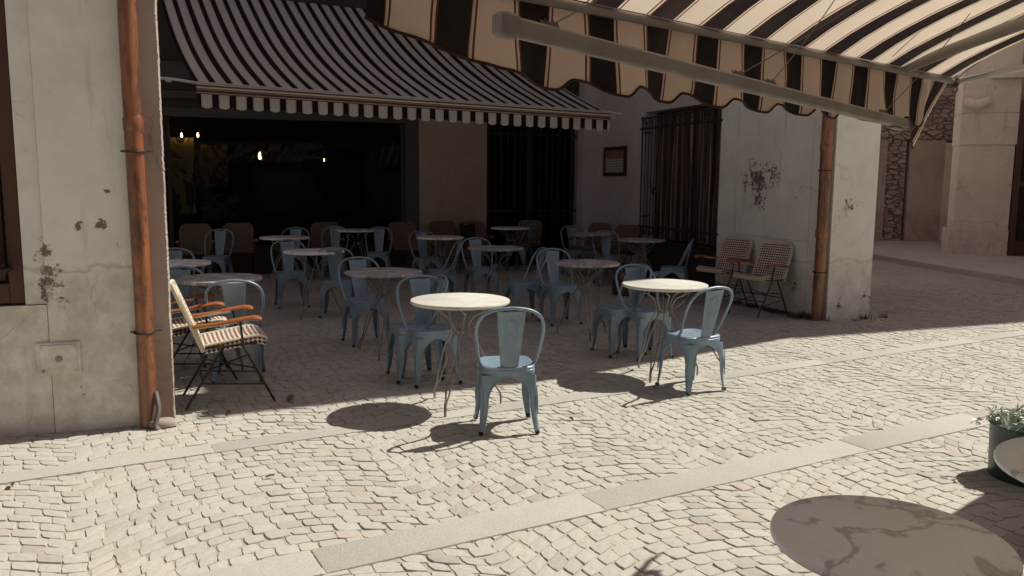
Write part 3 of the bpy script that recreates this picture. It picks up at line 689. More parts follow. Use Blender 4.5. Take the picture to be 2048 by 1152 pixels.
def make_wicker(mw, mc):
    root = empty('wicker_armchair')
    W2 = .215; zs = .40
    def slab(fn, nu, nv, th, uv, nrm):
        m = MB(); m.grid(lambda i, j: Vector(fn(i, j))+Vector(nrm)*th, nu, nv, uv); m.grid(lambda i, j: Vector(fn(1-i, j)), nu, nv, uv); return m
    def rc(i, k=.06):   # corner rounding in outline
        return i
    # seat: outline with rounded front, sagging
    def sf(i, j):
        x = (i-.5)*2*W2; y = -.17+.40*j; front = max(0, (j-.8)/.2); x *= 1-.10*front**2
        return (x, y, zs+.060*j-.016*math.sin(math.pi*i)*math.sin(math.pi*j)-.03*front**2)
    st = slab(sf, 12, 12, .030, lambda i, j: (i*.43, j*.40), (0, 0, 1))
    for e in (0, 1): st.grid(lambda i, j: Vector(sf(e, i))+Vector((0, 0, .030-.060*j)), 12, 2, lambda i, j: (i*.40, j*.06))
    st.grid(lambda i, j: Vector(sf(i, 1))+Vector((0, 0, .030-.045*j)), 12, 2, lambda i, j: (i*.43, j*.045))
    seat = st.build('seat', mw, root)
    e = MB()
    for x in (0, 1): e.tube([Vector(sf(x, t))+Vector((0, 0, .028)) for t in np.linspace(0, 1, 10)], .009, 8)
    e.tube([Vector(sf(t, 1))+Vector((0, .004, .018)) for t in np.linspace(0, 1, 10)], .013, 8); e.build('edge_binding', mc, seat)
    ln = math.sin(R(21)); 
    def bf(i, j):
        t = j*.47; x = (i-.5)*2*W2*.98; top = max(0, (j-.82)/.18); x *= 1-.28*top**2.5
        return (x, -.175-.36*t-.022*math.sin(math.pi*i)+.0, zs-.01+t*.93+.012*math.sin(math.pi*j)*0)
    bk = slab(bf, 12, 14, .018, lambda i, j: (i*.42, j*.47), (0, .93, .36)); back = bk.build('backrest', mw, root)
    outl = [bf(0, t) for t in np.linspace(0, 1, 14)]+[bf(t, 1) for t in np.linspace(.1, .9, 8)]+[bf(1, t) for t in np.linspace(1, 0, 14)]
    r = MB(); r.tube([(x*1.03, y+.002, z) for x, y, z in outl], .017, 8, flat=1.15); r.build('rim', mc, back)
    for sx in (-1, 1):
        a = MB(); a.tube(cat([(sx*.235, -.24, .565), (sx*.245, -.10, .575), (sx*.25, .06, .598), (sx*.25, .15, .605), (sx*.248, .20, .590)], 5), [.013]*8+[.016]*6+[.019]*5+[.016, .012], 8, flat=1.5)
        ar = a.build('armrest', M['wood'], root)
        w2 = MB(); w2.tube([(sx*.236, -.22+.02*k, .556+.0022*k) for k in range(14)], .012, 6); w2.build('arm_wrap', mc, ar)
        l = MB(); l.tube([(sx*.20, .28, .0), (sx*.225, .13, .30), (sx*.232, .08, .40), (sx*.243, .06, .585)], .0085, 7); l.build('leg', M['blackrod'], root)
        l = MB(); l.tube([(sx*.20, -.30, .0), (sx*.215, -.12, .30), (sx*.215, -.05, .41)], .0085, 7); l.build('leg', M['blackrod'], root)
        l = MB(); l.tube([(sx*.225, -.24, .57), (sx*.225, -.18, .41), (sx*.22, .17, .425)], .007, 6)
        l.build('side_rail', M['blackrod'], root)
        MB().tube([(sx*.206, .215, .13), (sx*.21, -.20, .17)], .006, 6).build('lower_rail', M['blackrod'], root)
    l = MB(); l.tube([(-.212, .19, .18), (.212, .19, .18)], .006, 6); l.tube([(-.21, -.19, .2), (.21, -.19, .2)], .006, 6); l.tube([(-.21, .15, .26), (.21, -.15, .26)], .006, 6); l.tube([(.21, .15, .25), (-.21, -.15, .25)], .006, 6)
    l.build('stretcher', M['blackrod'], root)
    return root

USED = {}
def place(kind, maker, x, y, az, label, group, cat_, z=.004):
    if kind not in USED: USED[kind] = maker(); o = USED[kind]
    else: o = copy_tree(USED[kind])
    o.location = (x, y, z); o.rotation_euler = (0, 0, azrot(az)); tag(o, label, cat_, group); return o
GC = 'blue grey metal chairs on the terrace'; GT = 'round marble cafe tables'; GW = 'woven armchairs along the walls'
def chair(hx, hy, az, label, off=.24):
    a = R(az); return place('c', make_chair, hx+off*math.sin(a), hy+off*math.cos(a), az, label, GC, 'chair')
P8 = 1.086
chair(.0, 4.80, -8, 'nearest blue grey metal chair, in full sun with its back to the street')
chair(1.47, 5.84, -30, 'blue grey metal chair in sun on the right of the second sunlit table')
chair(-.73, 6.42, 154, 'blue grey metal chair facing out behind the left sunlit table')
chair(-.54, 6.42, -112, 'shaded metal chair mostly hidden behind the chair at the left sunlit table')
chair(-1.50, 7.90, 152, 'metal chair facing out behind the grey marble table left of centre')
chair(-1.96, 9.00, -4, 'dim metal chair with its back turned, left of the grey table left of centre')
chair(-2.78, 10.12, 156, 'dim metal chair facing out at the brownish table on the left of the shade')
chair(-1.35, 12.1, 152, 'small metal chair facing out in front of the tan pillar')
chair(-.49, 10.74, 158, 'metal chair facing out behind the grey table in the middle of the shade')
chair(-.65, 10.3, -105, 'dark metal chair side on, left of the chair at the middle table')
chair(.436, 9.1, 158, 'metal chair facing out left of the dark veined table in the centre')
chair(.36, 9.2, -108, 'shaded metal chair just behind the one left of the dark veined table')
chair(.98, 13.75, 162, 'small metal chair facing out beside the hindmost table near the framed notice')
chair(1.41, 12.5, 172, 'metal chair between the hindmost table and the table by the grille')
chair(2.37, 10.75, -72, 'metal chair side on below the iron window grille')
chair(1.09, 7.41, 156, 'blue grey metal chair facing out behind the right sunlit table')
chair(1.19, 7.40, -112, 'shaded metal chair mostly hidden behind the chair at the right sunlit table')
chair(.35, 14.1, -62, 'almost black metal chair in front of the dark gated door')
chair(-4.30, 12.1, 178, 'dark metal chair in front of the two wicker armchairs by the window')
chair(-2.80, 13.0, 175, 'almost black metal chair left of the narrow table before the window')
chair(-2.10, 12.95, 175, 'almost black metal chair right of the narrow table before the window')
chair(-3.35, 12.7, 170, 'almost black metal chair behind the dim table before the window')
chair(-3.62, 8.75, 160, 'metal chair half hidden by the left pier, farthest back there')
chair(-2.82, 6.92, 160, 'metal chair half hidden by the left pier, behind the veined table')
chair(-2.06, 6.02, -14, 'metal chair with its back turned beside the sunlit wicker armchair')
def table(x, y, m, az, label, g=GT): 
    return place('t'+m, lambda: make_table(M[m]), x, y, az, label, g, 'table')
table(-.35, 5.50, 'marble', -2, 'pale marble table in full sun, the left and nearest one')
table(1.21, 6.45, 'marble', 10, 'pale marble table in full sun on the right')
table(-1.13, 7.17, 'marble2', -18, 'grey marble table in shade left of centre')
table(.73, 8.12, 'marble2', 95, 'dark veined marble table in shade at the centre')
table(-.2, 9.86, 'marble2', 10, 'greyish marble table in the middle of the shade')
table(1.79, 11.4, 'marble2', 55, 'pale grey table in front of the iron window grille')
table(-3.15, 11.35, 'marble3', 20, 'dim table standing before the big dark window')
table(-1.02, 11.62, 'marble3', 75, 'reddish brown table in front of the tan pillar')
table(-2.23, 9.20, 'marble3', 0, 'reddish veined table left of the chair with its back turned')
table(-2.38, 6.62, 'marble2', 50, 'veined table beside the left pier, behind the sunlit wicker armchair')
table(-3.23, 7.80, 'marble3', 10, 'small part of a table farther back beside the left pier')
table(1.2, 12.6, 'marble2', 40, 'hindmost table before the framed notice')
table(-2.46, 13.1, 'marble3', 60, 'barely visible table right against the big dark window')
table(-.04, 14.05, 'marble3', 30, 'barely visible table before the gated door')
# wicker armchairs
def wick(kind, x, y, az, label):
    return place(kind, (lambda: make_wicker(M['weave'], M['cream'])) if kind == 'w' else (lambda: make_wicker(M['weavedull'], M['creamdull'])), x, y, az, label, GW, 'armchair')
wick('w', -1.985, 5.65, 66, 'sunlit wicker armchair beside the left pier facing right')
wick('w', -2.46, 6.24, 62, 'wicker armchair behind the sunlit one, only its arm showing')
wick('w', 2.64, 10.33, -128, 'left of the two wicker armchairs against the peeling wall')
wick('w', 2.90, 9.58, -128, 'right of the two wicker armchairs, next to the right drainpipe')
for (x, y, az, lb) in ((1.25, 13.6, -135, 'shade-darkened wicker armchair left below the framed notice'), (1.65, 12.95, -140, 'shade-darkened wicker armchair right below the framed notice'),
    (-1.12, 13.75, 165, 'shade-darkened wicker armchair against the tan pillar'), (-.62, 13.85, 165, 'shade-darkened wicker armchair at the right corner of the tan pillar'),
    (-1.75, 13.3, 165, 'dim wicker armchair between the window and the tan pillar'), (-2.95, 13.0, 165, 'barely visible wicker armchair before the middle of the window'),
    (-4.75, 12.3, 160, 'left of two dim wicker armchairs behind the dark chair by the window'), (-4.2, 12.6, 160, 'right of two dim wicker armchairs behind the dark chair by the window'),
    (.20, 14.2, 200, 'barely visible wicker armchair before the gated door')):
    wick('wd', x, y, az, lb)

# ------------------------------------------------------------------ bits and pieces on the terrace
bk = empty('zinc_bucket', (1.98, 11.05, .004), 0, 'zinc bucket with crumpled paper under the table by the grille', 'bucket')
MB().lathe([(.0, 0), (.085, 0), (.09, .01), (.125, .27), (.132, .275), (.125, .28), (.118, .27), (.08, .02), (0, .02)], n=24).build('pail', M['zinc'], bk)
pm = MB(); pm.grid(lumpf(.10, .10, .06, (0, 0, .27), 9), 14, 8); pm.build('paper', M['paper'], bk)
ck = MB(); ck.bbox(-.22, .22, -.12, .12, .0, .20, .01); o = ck.build('crate', M['brownwood'], None, (1.62, 11.15, .004), .3); tag(o, 'low brown wooden crate beside the zinc bucket', 'crate')
for i, (x, y) in enumerate(((1.53, 11.12), (1.65, 11.17))):
    m = MB(); m.grid(lumpf(.055, .05, .05, (0, 0, .045), 4+i), 12, 8); o = m.build('clay_pot_shard', M['terracotta'], None, (x, y, .204)); tag(o, ('left' if i == 0 else 'right')+' reddish lump lying on the low crate', 'clay piece')
jk = MB()
jk.grid(lambda i, j: (-.13+.26*i, -.235-.03*math.cos(j*3.1-.4)-.02*math.sin(i*9+j*4), .82-.30*abs(j-.35)*1.4+.02*math.sin(i*8)), 12, 14)
o = jk.build('jacket', M['black'], None, (-.68, 13.35, .0), azrot(165)); tag(o, 'black jacket draped on an armchair by the tan pillar', 'jacket')

# moss and grass at the wall foot, dry leaves
gm = MB(); cols = []
for i in range(1900):
    t = rnd.random()
    if t < .85: a, b = rnd.uniform(-.16, .0)-abs(rnd.gauss(0, .05)), rnd.uniform(.05, 1.5)
    else: a, b = rnd.uniform(.0, .85), -.06-abs(rnd.gauss(0, .05))
    if noise3(a*6, b*6, 2) < -.22+.2*(t > .85) : continue
    p = Vector(BW(a, b, .0)); h = rnd.uniform(.015, .05)*(1.9 if (t > .85 and a > .55) or (b > -.1 and b < .25) else .8); w_ = rnd.uniform(.003, .008); th = rnd.uniform(0, 6.28); ln = rnd.gauss(0, .035)
    dx, dy = w_*math.cos(th), w_*math.sin(th)
    gm.add([(p.x-dx, p.y-dy, -.005), (p.x+dx, p.y+dy, -.005), (p.x+ln, p.y+ln*.5, h)], [(0, 1, 2)]); v = rnd.random(); cols.append((v, v, v, 1))
o = gm.build('wall_foot_grass', M['grass']); tint(o, cols); tag(o, 'thin grass and moss along the foot of the right wall', 'grass', kind='stuff')
lv = [(-1.55, 5.62, .05, 'pale dry leaf on the shaded setts beside the sunlit wicker armchair'), (-2.0, 5.22, .03, 'dry leaf at the shadow edge near the left pier'), (-1.25, 4.1, .022, 'small brown leaf on the sunny setts at the lower left'), (-2.5, 3.95, .03, 'dark twig like leaf near the left edge of the street')]
for (x, y, s_, lb) in lv:
    m = MB(); m.grid(lambda i, j: ((i-.5)*s_*math.sin(math.pi*(.1+.8*j))*.9, (j-.5)*s_*2, .010+s_*.35*(i-.5)**2*4+.1*s_*math.sin(j*5)), 4, 6)
    o = m.build('dry_leaf', M['deadleaf'], None, (x, y, .0), rnd.uniform(0, 3)); tag(o, lb, 'leaf')

for k in range(14):
    x, y = (rnd.uniform(-2.1, -.9), rnd.uniform(5.0, 5.6)) if k < 6 else (rnd.uniform(-2.2, 3.2), rnd.uniform(3.6, 6.2)); s_ = rnd.uniform(.010, .020)
    m = MB(); m.grid(lambda i, j: ((i-.5)*s_*math.sin(math.pi*(.1+.8*j))*.9, (j-.5)*s_*2, .008+s_*.5*(i-.5)**2*4+.15*s_*math.sin(j*5+k)), 3, 5)
    o = m.build('dry_leaf', M['deadleaf'], None, (x, y, .0), rnd.uniform(0, 6)); tag(o, 'tiny dry leaf, one of those strewn over the sunlit setts', 'leaf', 'tiny dry leaves strewn on the setts')
# ------------------------------------------------------------------ awning over the terrace
def Lp(p, q, t): return tuple(a+(b-a)*t for a, b in zip(p, q))
aw = empty('terrace_awning', (0, 0, 0), 0, 'brown and cream striped awning with a scalloped edge over the terrace', 'awning')
A0 = Vector((-3.43, 9.06, 2.526)); A1 = Vector((1.30, 11.5, 2.45)); dA = (A1-A0); LA = dA.length; uA = dA.normalized(); nA = Vector((-uA.y, uA.x, 0)).normalized()   # towards the back wall
NP = 29.5
def afn(i, j):
    D = 4.55+(3.95-4.55)*i; t = j*D; z = (.44+.07*i)*t; sag = -.20*math.sin(math.pi*j)
    return A0+dA*i+nA*t+Vector((0, 0, .03+z+sag+.012*math.sin(i*29.5*6.283/2)*math.sin(math.pi*j)))
MB().grid(afn, 240, 20, lambda i, j: (i*NP+.12, j)).build('canvas', M['stripe1'], aw)
def vfn(i, j):
    ph = (i*NP+.12+.18) % 1.; sc = .034*abs(math.sin(math.pi*(i*NP+.12-.18)))
    return A0+dA*i-nA*(.055+.006*math.sin(i*61)*j)+Vector((0, 0, -.085-(.115+sc)*j))
MB().grid(vfn, 236*2, 3, lambda i, j: (i*NP+.12, j)).build('valance', M['stripe1'], aw)
def barmat():
    t = NT('lined_bar'); z = t.sep(t.tc('UV'))[1]; rp = t.t.nodes.new('ShaderNodeValToRGB'); rp.color_ramp.interpolation = 'CONSTANT'
    st = [(0, (.10, .04, .03)), (.10, (.50, .38, .24)), (.18, (.05, .02, .016)), (.40, (.30, .20, .12)), (.48, (.05, .02, .016)), (.56, (.55, .43, .28)), (.74, (.05, .02, .015)), (.93, (.6, .58, .52))]
    while len(rp.color_ramp.elements) < len(st): rp.color_ramp.elements.new(.5)
    for e, (p, c) in zip(rp.color_ramp.elements, st): e.position = p; e.color = (*c, 1)
    t.l(z, rp.inputs[0]); return t.fin(rp.outputs[0], .5)
bar = MB(); 
def ring(P): # bar cross-section seen from the street: slightly bulged front
    return None
for seg in ((0., .522), (.5235, 1.)):
    bar.grid(lambda i, j: A0+dA*(seg[0]+(seg[1]-seg[0])*i)-nA*(.055+.022*math.sin(math.pi*j))+Vector((0, 0, -.085+.105*j)), 8, 8, lambda i, j: (i, j))
    bar.grid(lambda i, j: A0+dA*(seg[0]+(seg[1]-seg[0])*(1-i))+nA*.02+Vector((0, 0, -.085+.105*j)), 8, 2, lambda i, j: (i, .3))
    bar.grid(lambda i, j: A0+dA*(seg[0]+(seg[1]-seg[0])*i)+nA*(-.055+.075*(1-j))+Vector((0, 0, -.085)), 2, 2, lambda i, j: (i, .3))
bar.build('front_bar', barmat(), aw)
tb = MB(); tb.tube([A0-uA*.62+Vector((0, 0, .06)), A0-uA*.2+Vector((0, 0, .055)), A0+Vector((0, 0, .035)), A1+Vector((0, 0, .035)), A1+uA*.22+Vector((0, 0, .02))], .016, 8); tb.tube([A0-uA*.30+Vector((0, 0, .05)), A0-uA*.24+Vector((0, 0, .045))], .026, 8)
tb.tube([A1+uA*.0+nA*.02, A1+uA*.12+nA*.02+Vector((0, 0, -.03))], .02, 6); tb.build('top_rail', M['whitemetal'], aw)

# ------------------------------------------------------------------ awning above the camera
def near_awning(name, R0, d2, L, dep, label, npd, ph, endcurl=True, left_ext=.0):
    root = empty(name, (0, 0, 0), 0, label, 'awning')
    d2 = Vector((*d2, 0)).normalized(); inn = Vector((d2.y, -d2.x, 0)); out = -inn; R0 = Vector(R0)
    T0 = -left_ext
    def ff(i, j):
        t = T0+(L-T0)*i; q = j*dep
        sag = -.055*math.sin(math.pi*min(1, j*1.05)); rip = (.008*math.sin(t*25.1+1)+.022*noise3(t*2.2, q*1.1, 3)+.010*noise3(t*7+q*2, q*1.5, 8))*min(1, j*6)*math.sin(math.pi*min(1, j+.12))**.5 if j < .88 else 0.
        return R0+d2*t+inn*q+Vector((0, 0, .018+.42*q+sag+rip+.045*(1-math.exp(-j*14))*(1-j)))
    MB().grid(ff, 160, 26, lambda i, j: ((T0+(L-T0)*i)*npd+ph, j)).build('canvas', M['stripe2'], root)
    va = MB(); hem = []
    def vf(i, j):
        t = T0+(L-T0)*i; s_ = t*npd+ph-.20
        q_ = (t*npd+ph-.56) % 1.; sc_ = math.cos(math.pi*q_/.2) if q_ < .2 else -math.cos(math.pi*(q_-.2)/.8)
        fl = min(1., max(0., (t+.12)/.1)) if left_ext else 1.; low = max(0., -.05-t) if left_ext else 0.
        drop = .216+.015*sc_*fl+.005*math.sin(t*2.1)-.20*low
        wav = (.014*math.sin(2*math.pi*s_*1.+.9)+.010*math.sin(2*math.pi*s_*.5)+.022*noise3(t*5, j*1.2, 4)+.008*noise3(t*14, j*2, 9))*j**1.2
        endp = max(0, (t-(L-.16))/.16) if endcurl else 0
        drop += .085*endp**2
        return R0+d2*(t+.02*math.sin(7*t)*j-.01*endp*j)+out*(.012+wav*1.+.0*j+.13*max(0, (t-(L-.36))/.36)**1.3*j*(1 if endcurl else 0))+Vector((0, 0, .018-drop*j))
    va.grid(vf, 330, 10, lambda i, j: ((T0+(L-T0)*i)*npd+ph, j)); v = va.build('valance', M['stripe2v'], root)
    hm = MB().tube([vf(i/330, 1) for i in range(331)], .0042, 6); hm.build('hem_binding', M['hem'], v)
    MB().tube([R0+d2*(T0-.05), R0+d2*(L+.01)], .0125, 12).build('front_rail', M['taupe'], root)
    return root, d2, inn
M['hem'] = simple('brown_hem_tape', (.045, .016, .01), .9)
K = .43; zr = 1.546+1.054*K
RA = Vector((.152*K, 5.013*K, zr)); RB = Vector((4.565*K, 8.749*K, zr)); dd = (RB-RA); Lr = dd.length
PIT = 1/.2417
near, d2, inn = near_awning('street_awning', RA, (dd.x, dd.y), Lr, 2.35, 'wide black and cream striped awning hanging over the street in front', PIT, .23, left_ext=.50)
# arm tube hanging under it, cords, folding arm
a0 = Vector((-.018, 1.515, 1.821)); a1 = Vector((1.383, 2.95, 1.753)); ua = (a1-a0).normalized()
arm = MB(); arm.tube([a0+ua*.02, a1], .0245, 4, flat=1.0); 
arm = MB(); side = ua.cross(Vector((0, 0, 1))).normalized(); upv = side.cross(ua)
Ma = Matrix(((ua.x, side.x, upv.x, a0.x), (ua.y, side.y, upv.y, a0.y), (ua.z, side.z, upv.z, a0.z), (0, 0, 0, 1)))
LL = (a1-a0).length
arm.bbox(.02, LL, -.014, .014, -.0175, .0175, .006, Ma)
ab = arm.build('arm_tube', M['taupe'], near)
ec = MB(); ec.bbox(-.018, .03, -.018, .018, -.022, .021, .006, Ma); 
MB().bbox(LL-.13, LL-.03, -.011, .011, -.0255, -.0178, .003, Ma).build('lug', M['taupe'], ab)
ec.build('end_cap', M['taupe'], ab)
def onarm(t): return a0+ua*t+Vector((0, 0, .0175))
def cord(p, q, sag=.02, r=.0016): MB().tube([p+(q-p)*t+Vector((0, 0, -sag*math.sin(math.pi*t))) for t in np.linspace(0, 1, 9)], r, 5).build('cord', M['cord'], near)
railp = lambda t, q=0., z=0.: RA+d2*t+inn*q+Vector((0, 0, z))
def canv(px, py):     # point on the canvas, given as two plan fractions
    return railp(px, py, .018+.42*py-.055*math.sin(math.pi*min(1, py/2.35*1.05))-.012+.045*(1-math.exp(-py/2.35*14))*(1-py/2.35))
cord(onarm(.12), canv(.22, .22), .01); cord(onarm(.83), canv(1.02, .62)); cord(onarm(1.0), canv(.98, .28), .01); cord(onarm(1.80), canv(1.78, .33), .012); cord(canv(1.80, .05), canv(1.66, .42), -.03)
for t in (.12, .83, 1.0, 1.80):
    cd = MB()
    for k in range(5): c = onarm(t+.006*(k-2)); cd.tube([c+Vector((0, 0, -.004)), c+Vector((.004*(k-2), .006, .010+.003*(k % 2))), c+Vector((.01, .0, -.002))], .003, 5)
    cd.build('cord_knot', M['cord'], near)
fa = MB(); e0 = railp(Lr-.47, -.015, .012); e1 = railp(Lr-.20, 1.15, .42)
fa.tube(cat([e0, Lp(e0, e1, .3), Vector(Lp(e0, e1, .62))+Vector((0, 0, -.012)), e1], 4), [.024]*4+[.026]*3+[.030]*3+[.034]*3, 12, flat=.8); fa.build('folding_arm', M['taupe'], near)
fb = MB(); fb.tube([railp(1.62, .86, .27), railp(1.70, .90, .28), railp(2.0, 1.0, .36), railp(2.35, 1.2, .45)], [.022, .036, .036, .034], 14); fb.build('cross_tube', M['whitemetal'], near)
sa = MB(); s0 = railp(Lr+.01, -.0, .0); sa.tube([s0+Vector((.02, -.0, 0)), Vector((2.075, 3.3, 2.018)), Vector((2.22, 2.75, 2.035))], [.0135, .0145, .016], 12); sa.build('stay_arm', M['whitemetal'], near)
kn = MB()
for k in range(4): kn.tube([s0+Vector((.0+.018*math.cos(t+k), .018*math.sin(t)*.8, -.006+.020*math.sin(t*1.0+k*1.2))) for t in np.linspace(0, 2*math.pi, 13)[:-1]], .0042, 6, closed=True)
kn.tube(cat([s0, s0+Vector((.02, .0, -.03)), s0+Vector((.008, 0, -.05)), s0+Vector((-.006, 0, -.035))], 5), .0035, 6)
kn.tube(cat([s0, s0+Vector((.06, .01, .05)), s0+Vector((.12, .0, .10)), s0+Vector((.13, .0, .15))], 5), .0025, 6); kn.build('knot', M['cord'], near)
# neighbouring awning, to the right outside the picture
near_awning('neighbour_awning', (3.40, 4.28, 2.02), (dd.x, dd.y), 2.4, 2.0, 'second wide striped awning farther right along the same house', PIT, 0., False)
# house behind the camera that carries these awnings
oh = empty('opposite_house', (1.62, .35, 0), math.atan2(dd.y, dd.x), 'plain plastered house across the street that carries the near awning', 'building')
mb = MB(); 
segs = ((-13, -9.2), (-8, -5.6), (-4.4, -1.8), (-.4, 2.0), (3.2, 5.0))
for s_ in segs: wallbox(mb, s_[0], s_[1], -.5, 0, -.05, 3.5, .4)
for g0, g1 in ((-9.2, -8), (-5.6, -4.4), (-1.8, -.4), (2., 3.2)): wallbox(mb, g0+.002, g1-.002, -.49, -.01, 2.5, 3.5, .4)
mb.build('wall', M['plaster_left'], oh)
for g0, g1 in ((-9.2, -8), (-5.6, -4.4), (-1.8, -.4), (2., 3.2)):
    dd_ = MB().box(g0+.01, g1-.01, -.40, -.30, 0, 2.49).build('door', M['darkwood'], oh)

# ------------------------------------------------------------------ tables and pots on the near right
t = place('tnear', lambda: make_table(M['marble3'], .55, .70), .915, 1.885, 20, 'large foreground marble table with dark veins, cut by the lower edge', GT, 'table', 0.)
t = place('tnear2', lambda: make_table(M['marble3'], .674, .74), 1.765, 2.25, 60, 'brownish marble table cut by the right edge of the picture', GT, 'table', 0.)
pt = empty('plant_pot', (2.755, 4.2, .0), 0, 'dark green bucket planter with silvery leaves at the right edge', 'planter')
MB().lathe([(0, 0), (.185, 0), (.19, .01), (.20, .27), (.207, .285), (.20, .29), (.19, .27), (.18, .24), (0, .24)], n=36).build('bucket', M['greenpot'], pt)
def foliage(name, c, rx, ry, rz, n, mat, parent, s=(.02, .05), seed=1, droop=.0):
    r4 = random.Random(seed); m = MB(); cols = []
    for i in range(n):
        u = Vector((r4.gauss(0, 1), r4.gauss(0, 1), r4.gauss(0, 1))).normalized()*r4.uniform(.3, 1)**.6
        p = Vector((c[0]+u.x*rx, c[1]+u.y*ry, c[2]+u.z*rz)); L_ = r4.uniform(*s); q = Quaternion((r4.gauss(0, 1), r4.gauss(0, 1), r4.gauss(0, 1), r4.gauss(0, 1))).normalized()
        pts = [(0, 0, 0), (L_*.22, L_*.35, L_*.06), (0, L_, -L_*.1), (-L_*.22, L_*.35, L_*.06), (0, L_*.4, 0)]
        m.add([p+q @ Vector(v) for v in pts], [(0, 1, 4), (1, 2, 4), (2, 3, 4), (3, 0, 4)]); v = r4.random(); cols += [(v, v, v, 1)]*4
    o = m.build(name, mat, parent); tint(o, cols); return o
fo = foliage('foliage', (-.03, 0, .31), .18, .17, .03, 220, M['silverleaf'], pt, (.025, .06), 3)
st = MB()
r5 = random.Random(4); cols = []
for k in range(5):
    th = r5.uniform(2.4, 4.2); ln = r5.uniform(.18, .28); pts = cat([(.0, 0, .27), (math.cos(th)*ln*.5, math.sin(th)*ln*.5, .34+r5.uniform(0, .05)), (math.cos(th)*ln, math.sin(th)*ln, .28+r5.uniform(-.06, .06))], 6); st.tube(pts, .002, 5)
    for p in pts[4:]:
        for q_ in range(3):
            q = Quaternion((r5.gauss(0, 1), r5.gauss(0, 1), r5.gauss(0, 1), r5.gauss(0, 1))).normalized(); st.add([p+q @ Vector(v) for v in ((0, 0, 0), (.006, .014, 0), (0, .035, 0), (-.006, .014, 0))], [(0, 1, 2, 3)])
o = st.build('trailing_stems', M['silverleaf'], pt); tint(o, [(.6, .6, .6, 1)]*len(o.data.polygons))
pt2 = empty('plant_pot', (2.42, 3.42, 0), 0, 'pale pot with dark leaves under the table at the right edge', 'planter')
MB().lathe([(0, 0), (.08, 0), (.085, .01), (.11, .15), (.12, .155), (.10, .16), (0, .13)], n=28).build('bucket', M['creamdull'], pt2)
foliage('foliage', (.02, 0, .19), .13, .12, .07, 200, M['leaf'], pt2, (.02, .05), 8)
pt3 = empty('added_shade_shrub', (2.52, 2.76, 0), 0, 'unseen bushy potted shrub added beyond the right edge to shade the table', 'planter')  # added out of view to keep sun off the right-hand table
MB().lathe([(0, 0), (.16, 0), (.17, .01), (.21, .36), (.22, .375), (.19, .38), (0, .33)], n=28).build('pot', M['terracotta'], pt3)
MB().tube([(0, 0, .3), (.01, .01, .8), (0, 0, 1.5)], [.02, .016, .01], 8).build('trunk', M['brownwood'], pt3)
foliage('foliage', (0, 0, 1.72), .42, .40, .70, 4500, M['leaf'], pt3, (.05, .09), 21)
# plant in the left window
wpn = empty('window_plant', BW(-7.66, -1.99, 1.08), BR, 'leafy green plant at the left window, cut by the left edge', 'plant')
MB().lathe([(0, 0), (.04, 0), (.05, .09), (.055, .10), (.04, .10), (0, .09)], (0, -.03, -.06), 18).build('pot', M['darkwood'], wpn)
MB().box(-.10, .10, -.10, .06, -.085, -.062).build('shelf', M['darkwood'], wpn)
foliage('foliage', (-.05, -.01, .14), .085, .08, .16, 300, M['leaf'], wpn, (.02, .045), 12)

# ------------------------------------------------------------------ far side street on the right
def dx(px, Y, z=1.5): return (px-1024)/1642*(.9915*Y-.13*(z-1.546))
fh = empty('stone_house', (9.08, 16.93, 0), R(-20), 'brownish dressed stone house with a pilaster at the far right', 'building')
mb = MB(); wallbox(mb, .0, .98, .0, .9, .11, 9, .2, .012); mb.build('pilaster', M['stone'], fh)
mb = MB(); wallbox(mb, -.09, .985, -.05, .9, .105, .62, .2, .01); mb.build('stone_base', M['stone'], fh)
mb = MB(); wallbox(mb, -.02, 1.0, -.03, .9, 2.33, 2.95, .2, .004); mb.build('stone_block', M['stone'], fh)
mb = MB(); wallbox(mb, -.02, 1.0, -.02, .9, 2.96, 3.6, .2, .004); mb.build('stone_block', M['stone'], fh)
mb = MB(); mb.tube(cat([(.0, -.12, 3.18), (.25, -.17, 3.12), (.42, -.12, 3.17)], 4), .10, 10); wallbox(mb, .45, 2.8, -.16, 0., 3.62, 3.85, .2, .01); mb.build('cornice', M['stone'], fh)
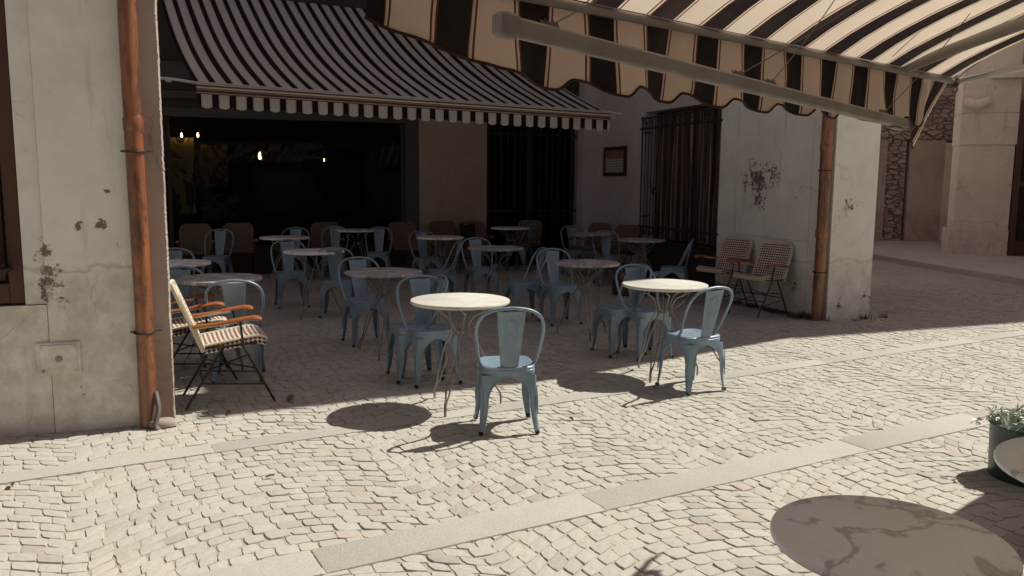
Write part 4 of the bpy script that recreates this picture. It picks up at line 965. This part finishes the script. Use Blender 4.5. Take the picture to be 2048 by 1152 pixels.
mb = MB(); wallbox(mb, 1.0, 4.6, .3, .9, 3.2, 9, .4); mb.box(1.0, 4.6, .5, .9, .1, 3.195); mb.box(.98, 1.2, .9, 5, .1, 9); mb.build('wall', M['stone'], fh)
dr = MB(); dr.bbox(1.0, 1.12, -.02, .12, .11, 3.0); dr.bbox(1.0, 3.2, -.02, .12, 3.0, 3.19); dr.bbox(1.12, 3.2, .0, .10, .11, .42); dr.bbox(1.12, 3.2, .0, .10, 1.5, 1.6)
dr = dr.build('door', M['brownwood'], fh)
m = MB(); m.box(1.12, 3.2, .07, .09, .42, 3.0)
for i in range(26):
    m.box(1.14+i*.08, 1.152+i*.08, .045, .07, .43, 2.99)
for i in range(34): m.box(1.12, 3.2, .04, .052, .46+i*.075, .472+i*.075)
m.build('lattice', M['iron'], dr)
aw_ = empty('alley_wall', (0, 20.6, 0), 0, 'dull plaster and rubble wall with doorways closing the side street', 'wall')
mb = MB(); Yw = 20.6
def wx(px): return dx(px, Yw)
wallbox(mb, wx(1700), wx(1769), .0, .5, 0, 2.6, .3, .02); wallbox(mb, wx(1815), wx(1884), .0, .5, 0, 2.6, .3, .02); wallbox(mb, wx(1700), wx(2080), .02, .5, 3.7, 9, .5, .02)
wallbox(mb, wx(1925), wx(2080), .0, .5, 0, 3.69, .3, .02); mb.build('plaster_panel', M['stone2'], aw_)
mb = MB(); wallbox(mb, wx(1769)+.003, wx(1808), .03, .5, 0, 2.6, .1, .05); wallbox(mb, wx(1700), wx(1925), .01, .5, 2.604, 3.69, .12, .05); mb.build('rubble_masonry', M['rubble'], aw_)
mb = MB(); mb.box(wx(1884)+.003, wx(1902), -.06, .5, .0, 2.55); mb.build('door_jamb', M['stone'], aw_)
mb = MB(); mb.box(wx(1808), wx(1815), .35, .5, 0, 2.6); mb.box(wx(1902), wx(1925), .30, .5, 0, 2.6); mb.build('door', M['darkwood'], aw_)
# house along the right of the side street, beyond the frame, whose shadow falls across it
sh = empty('side_street_house', BW(8.15, .05), BR, 'plain house lining the right of the side street beyond the picture', 'building')
mb = MB(); mb.box(0, 7, 0, 3.4, -.05, 11.8); mb.build('wall', M['stone'], sh)
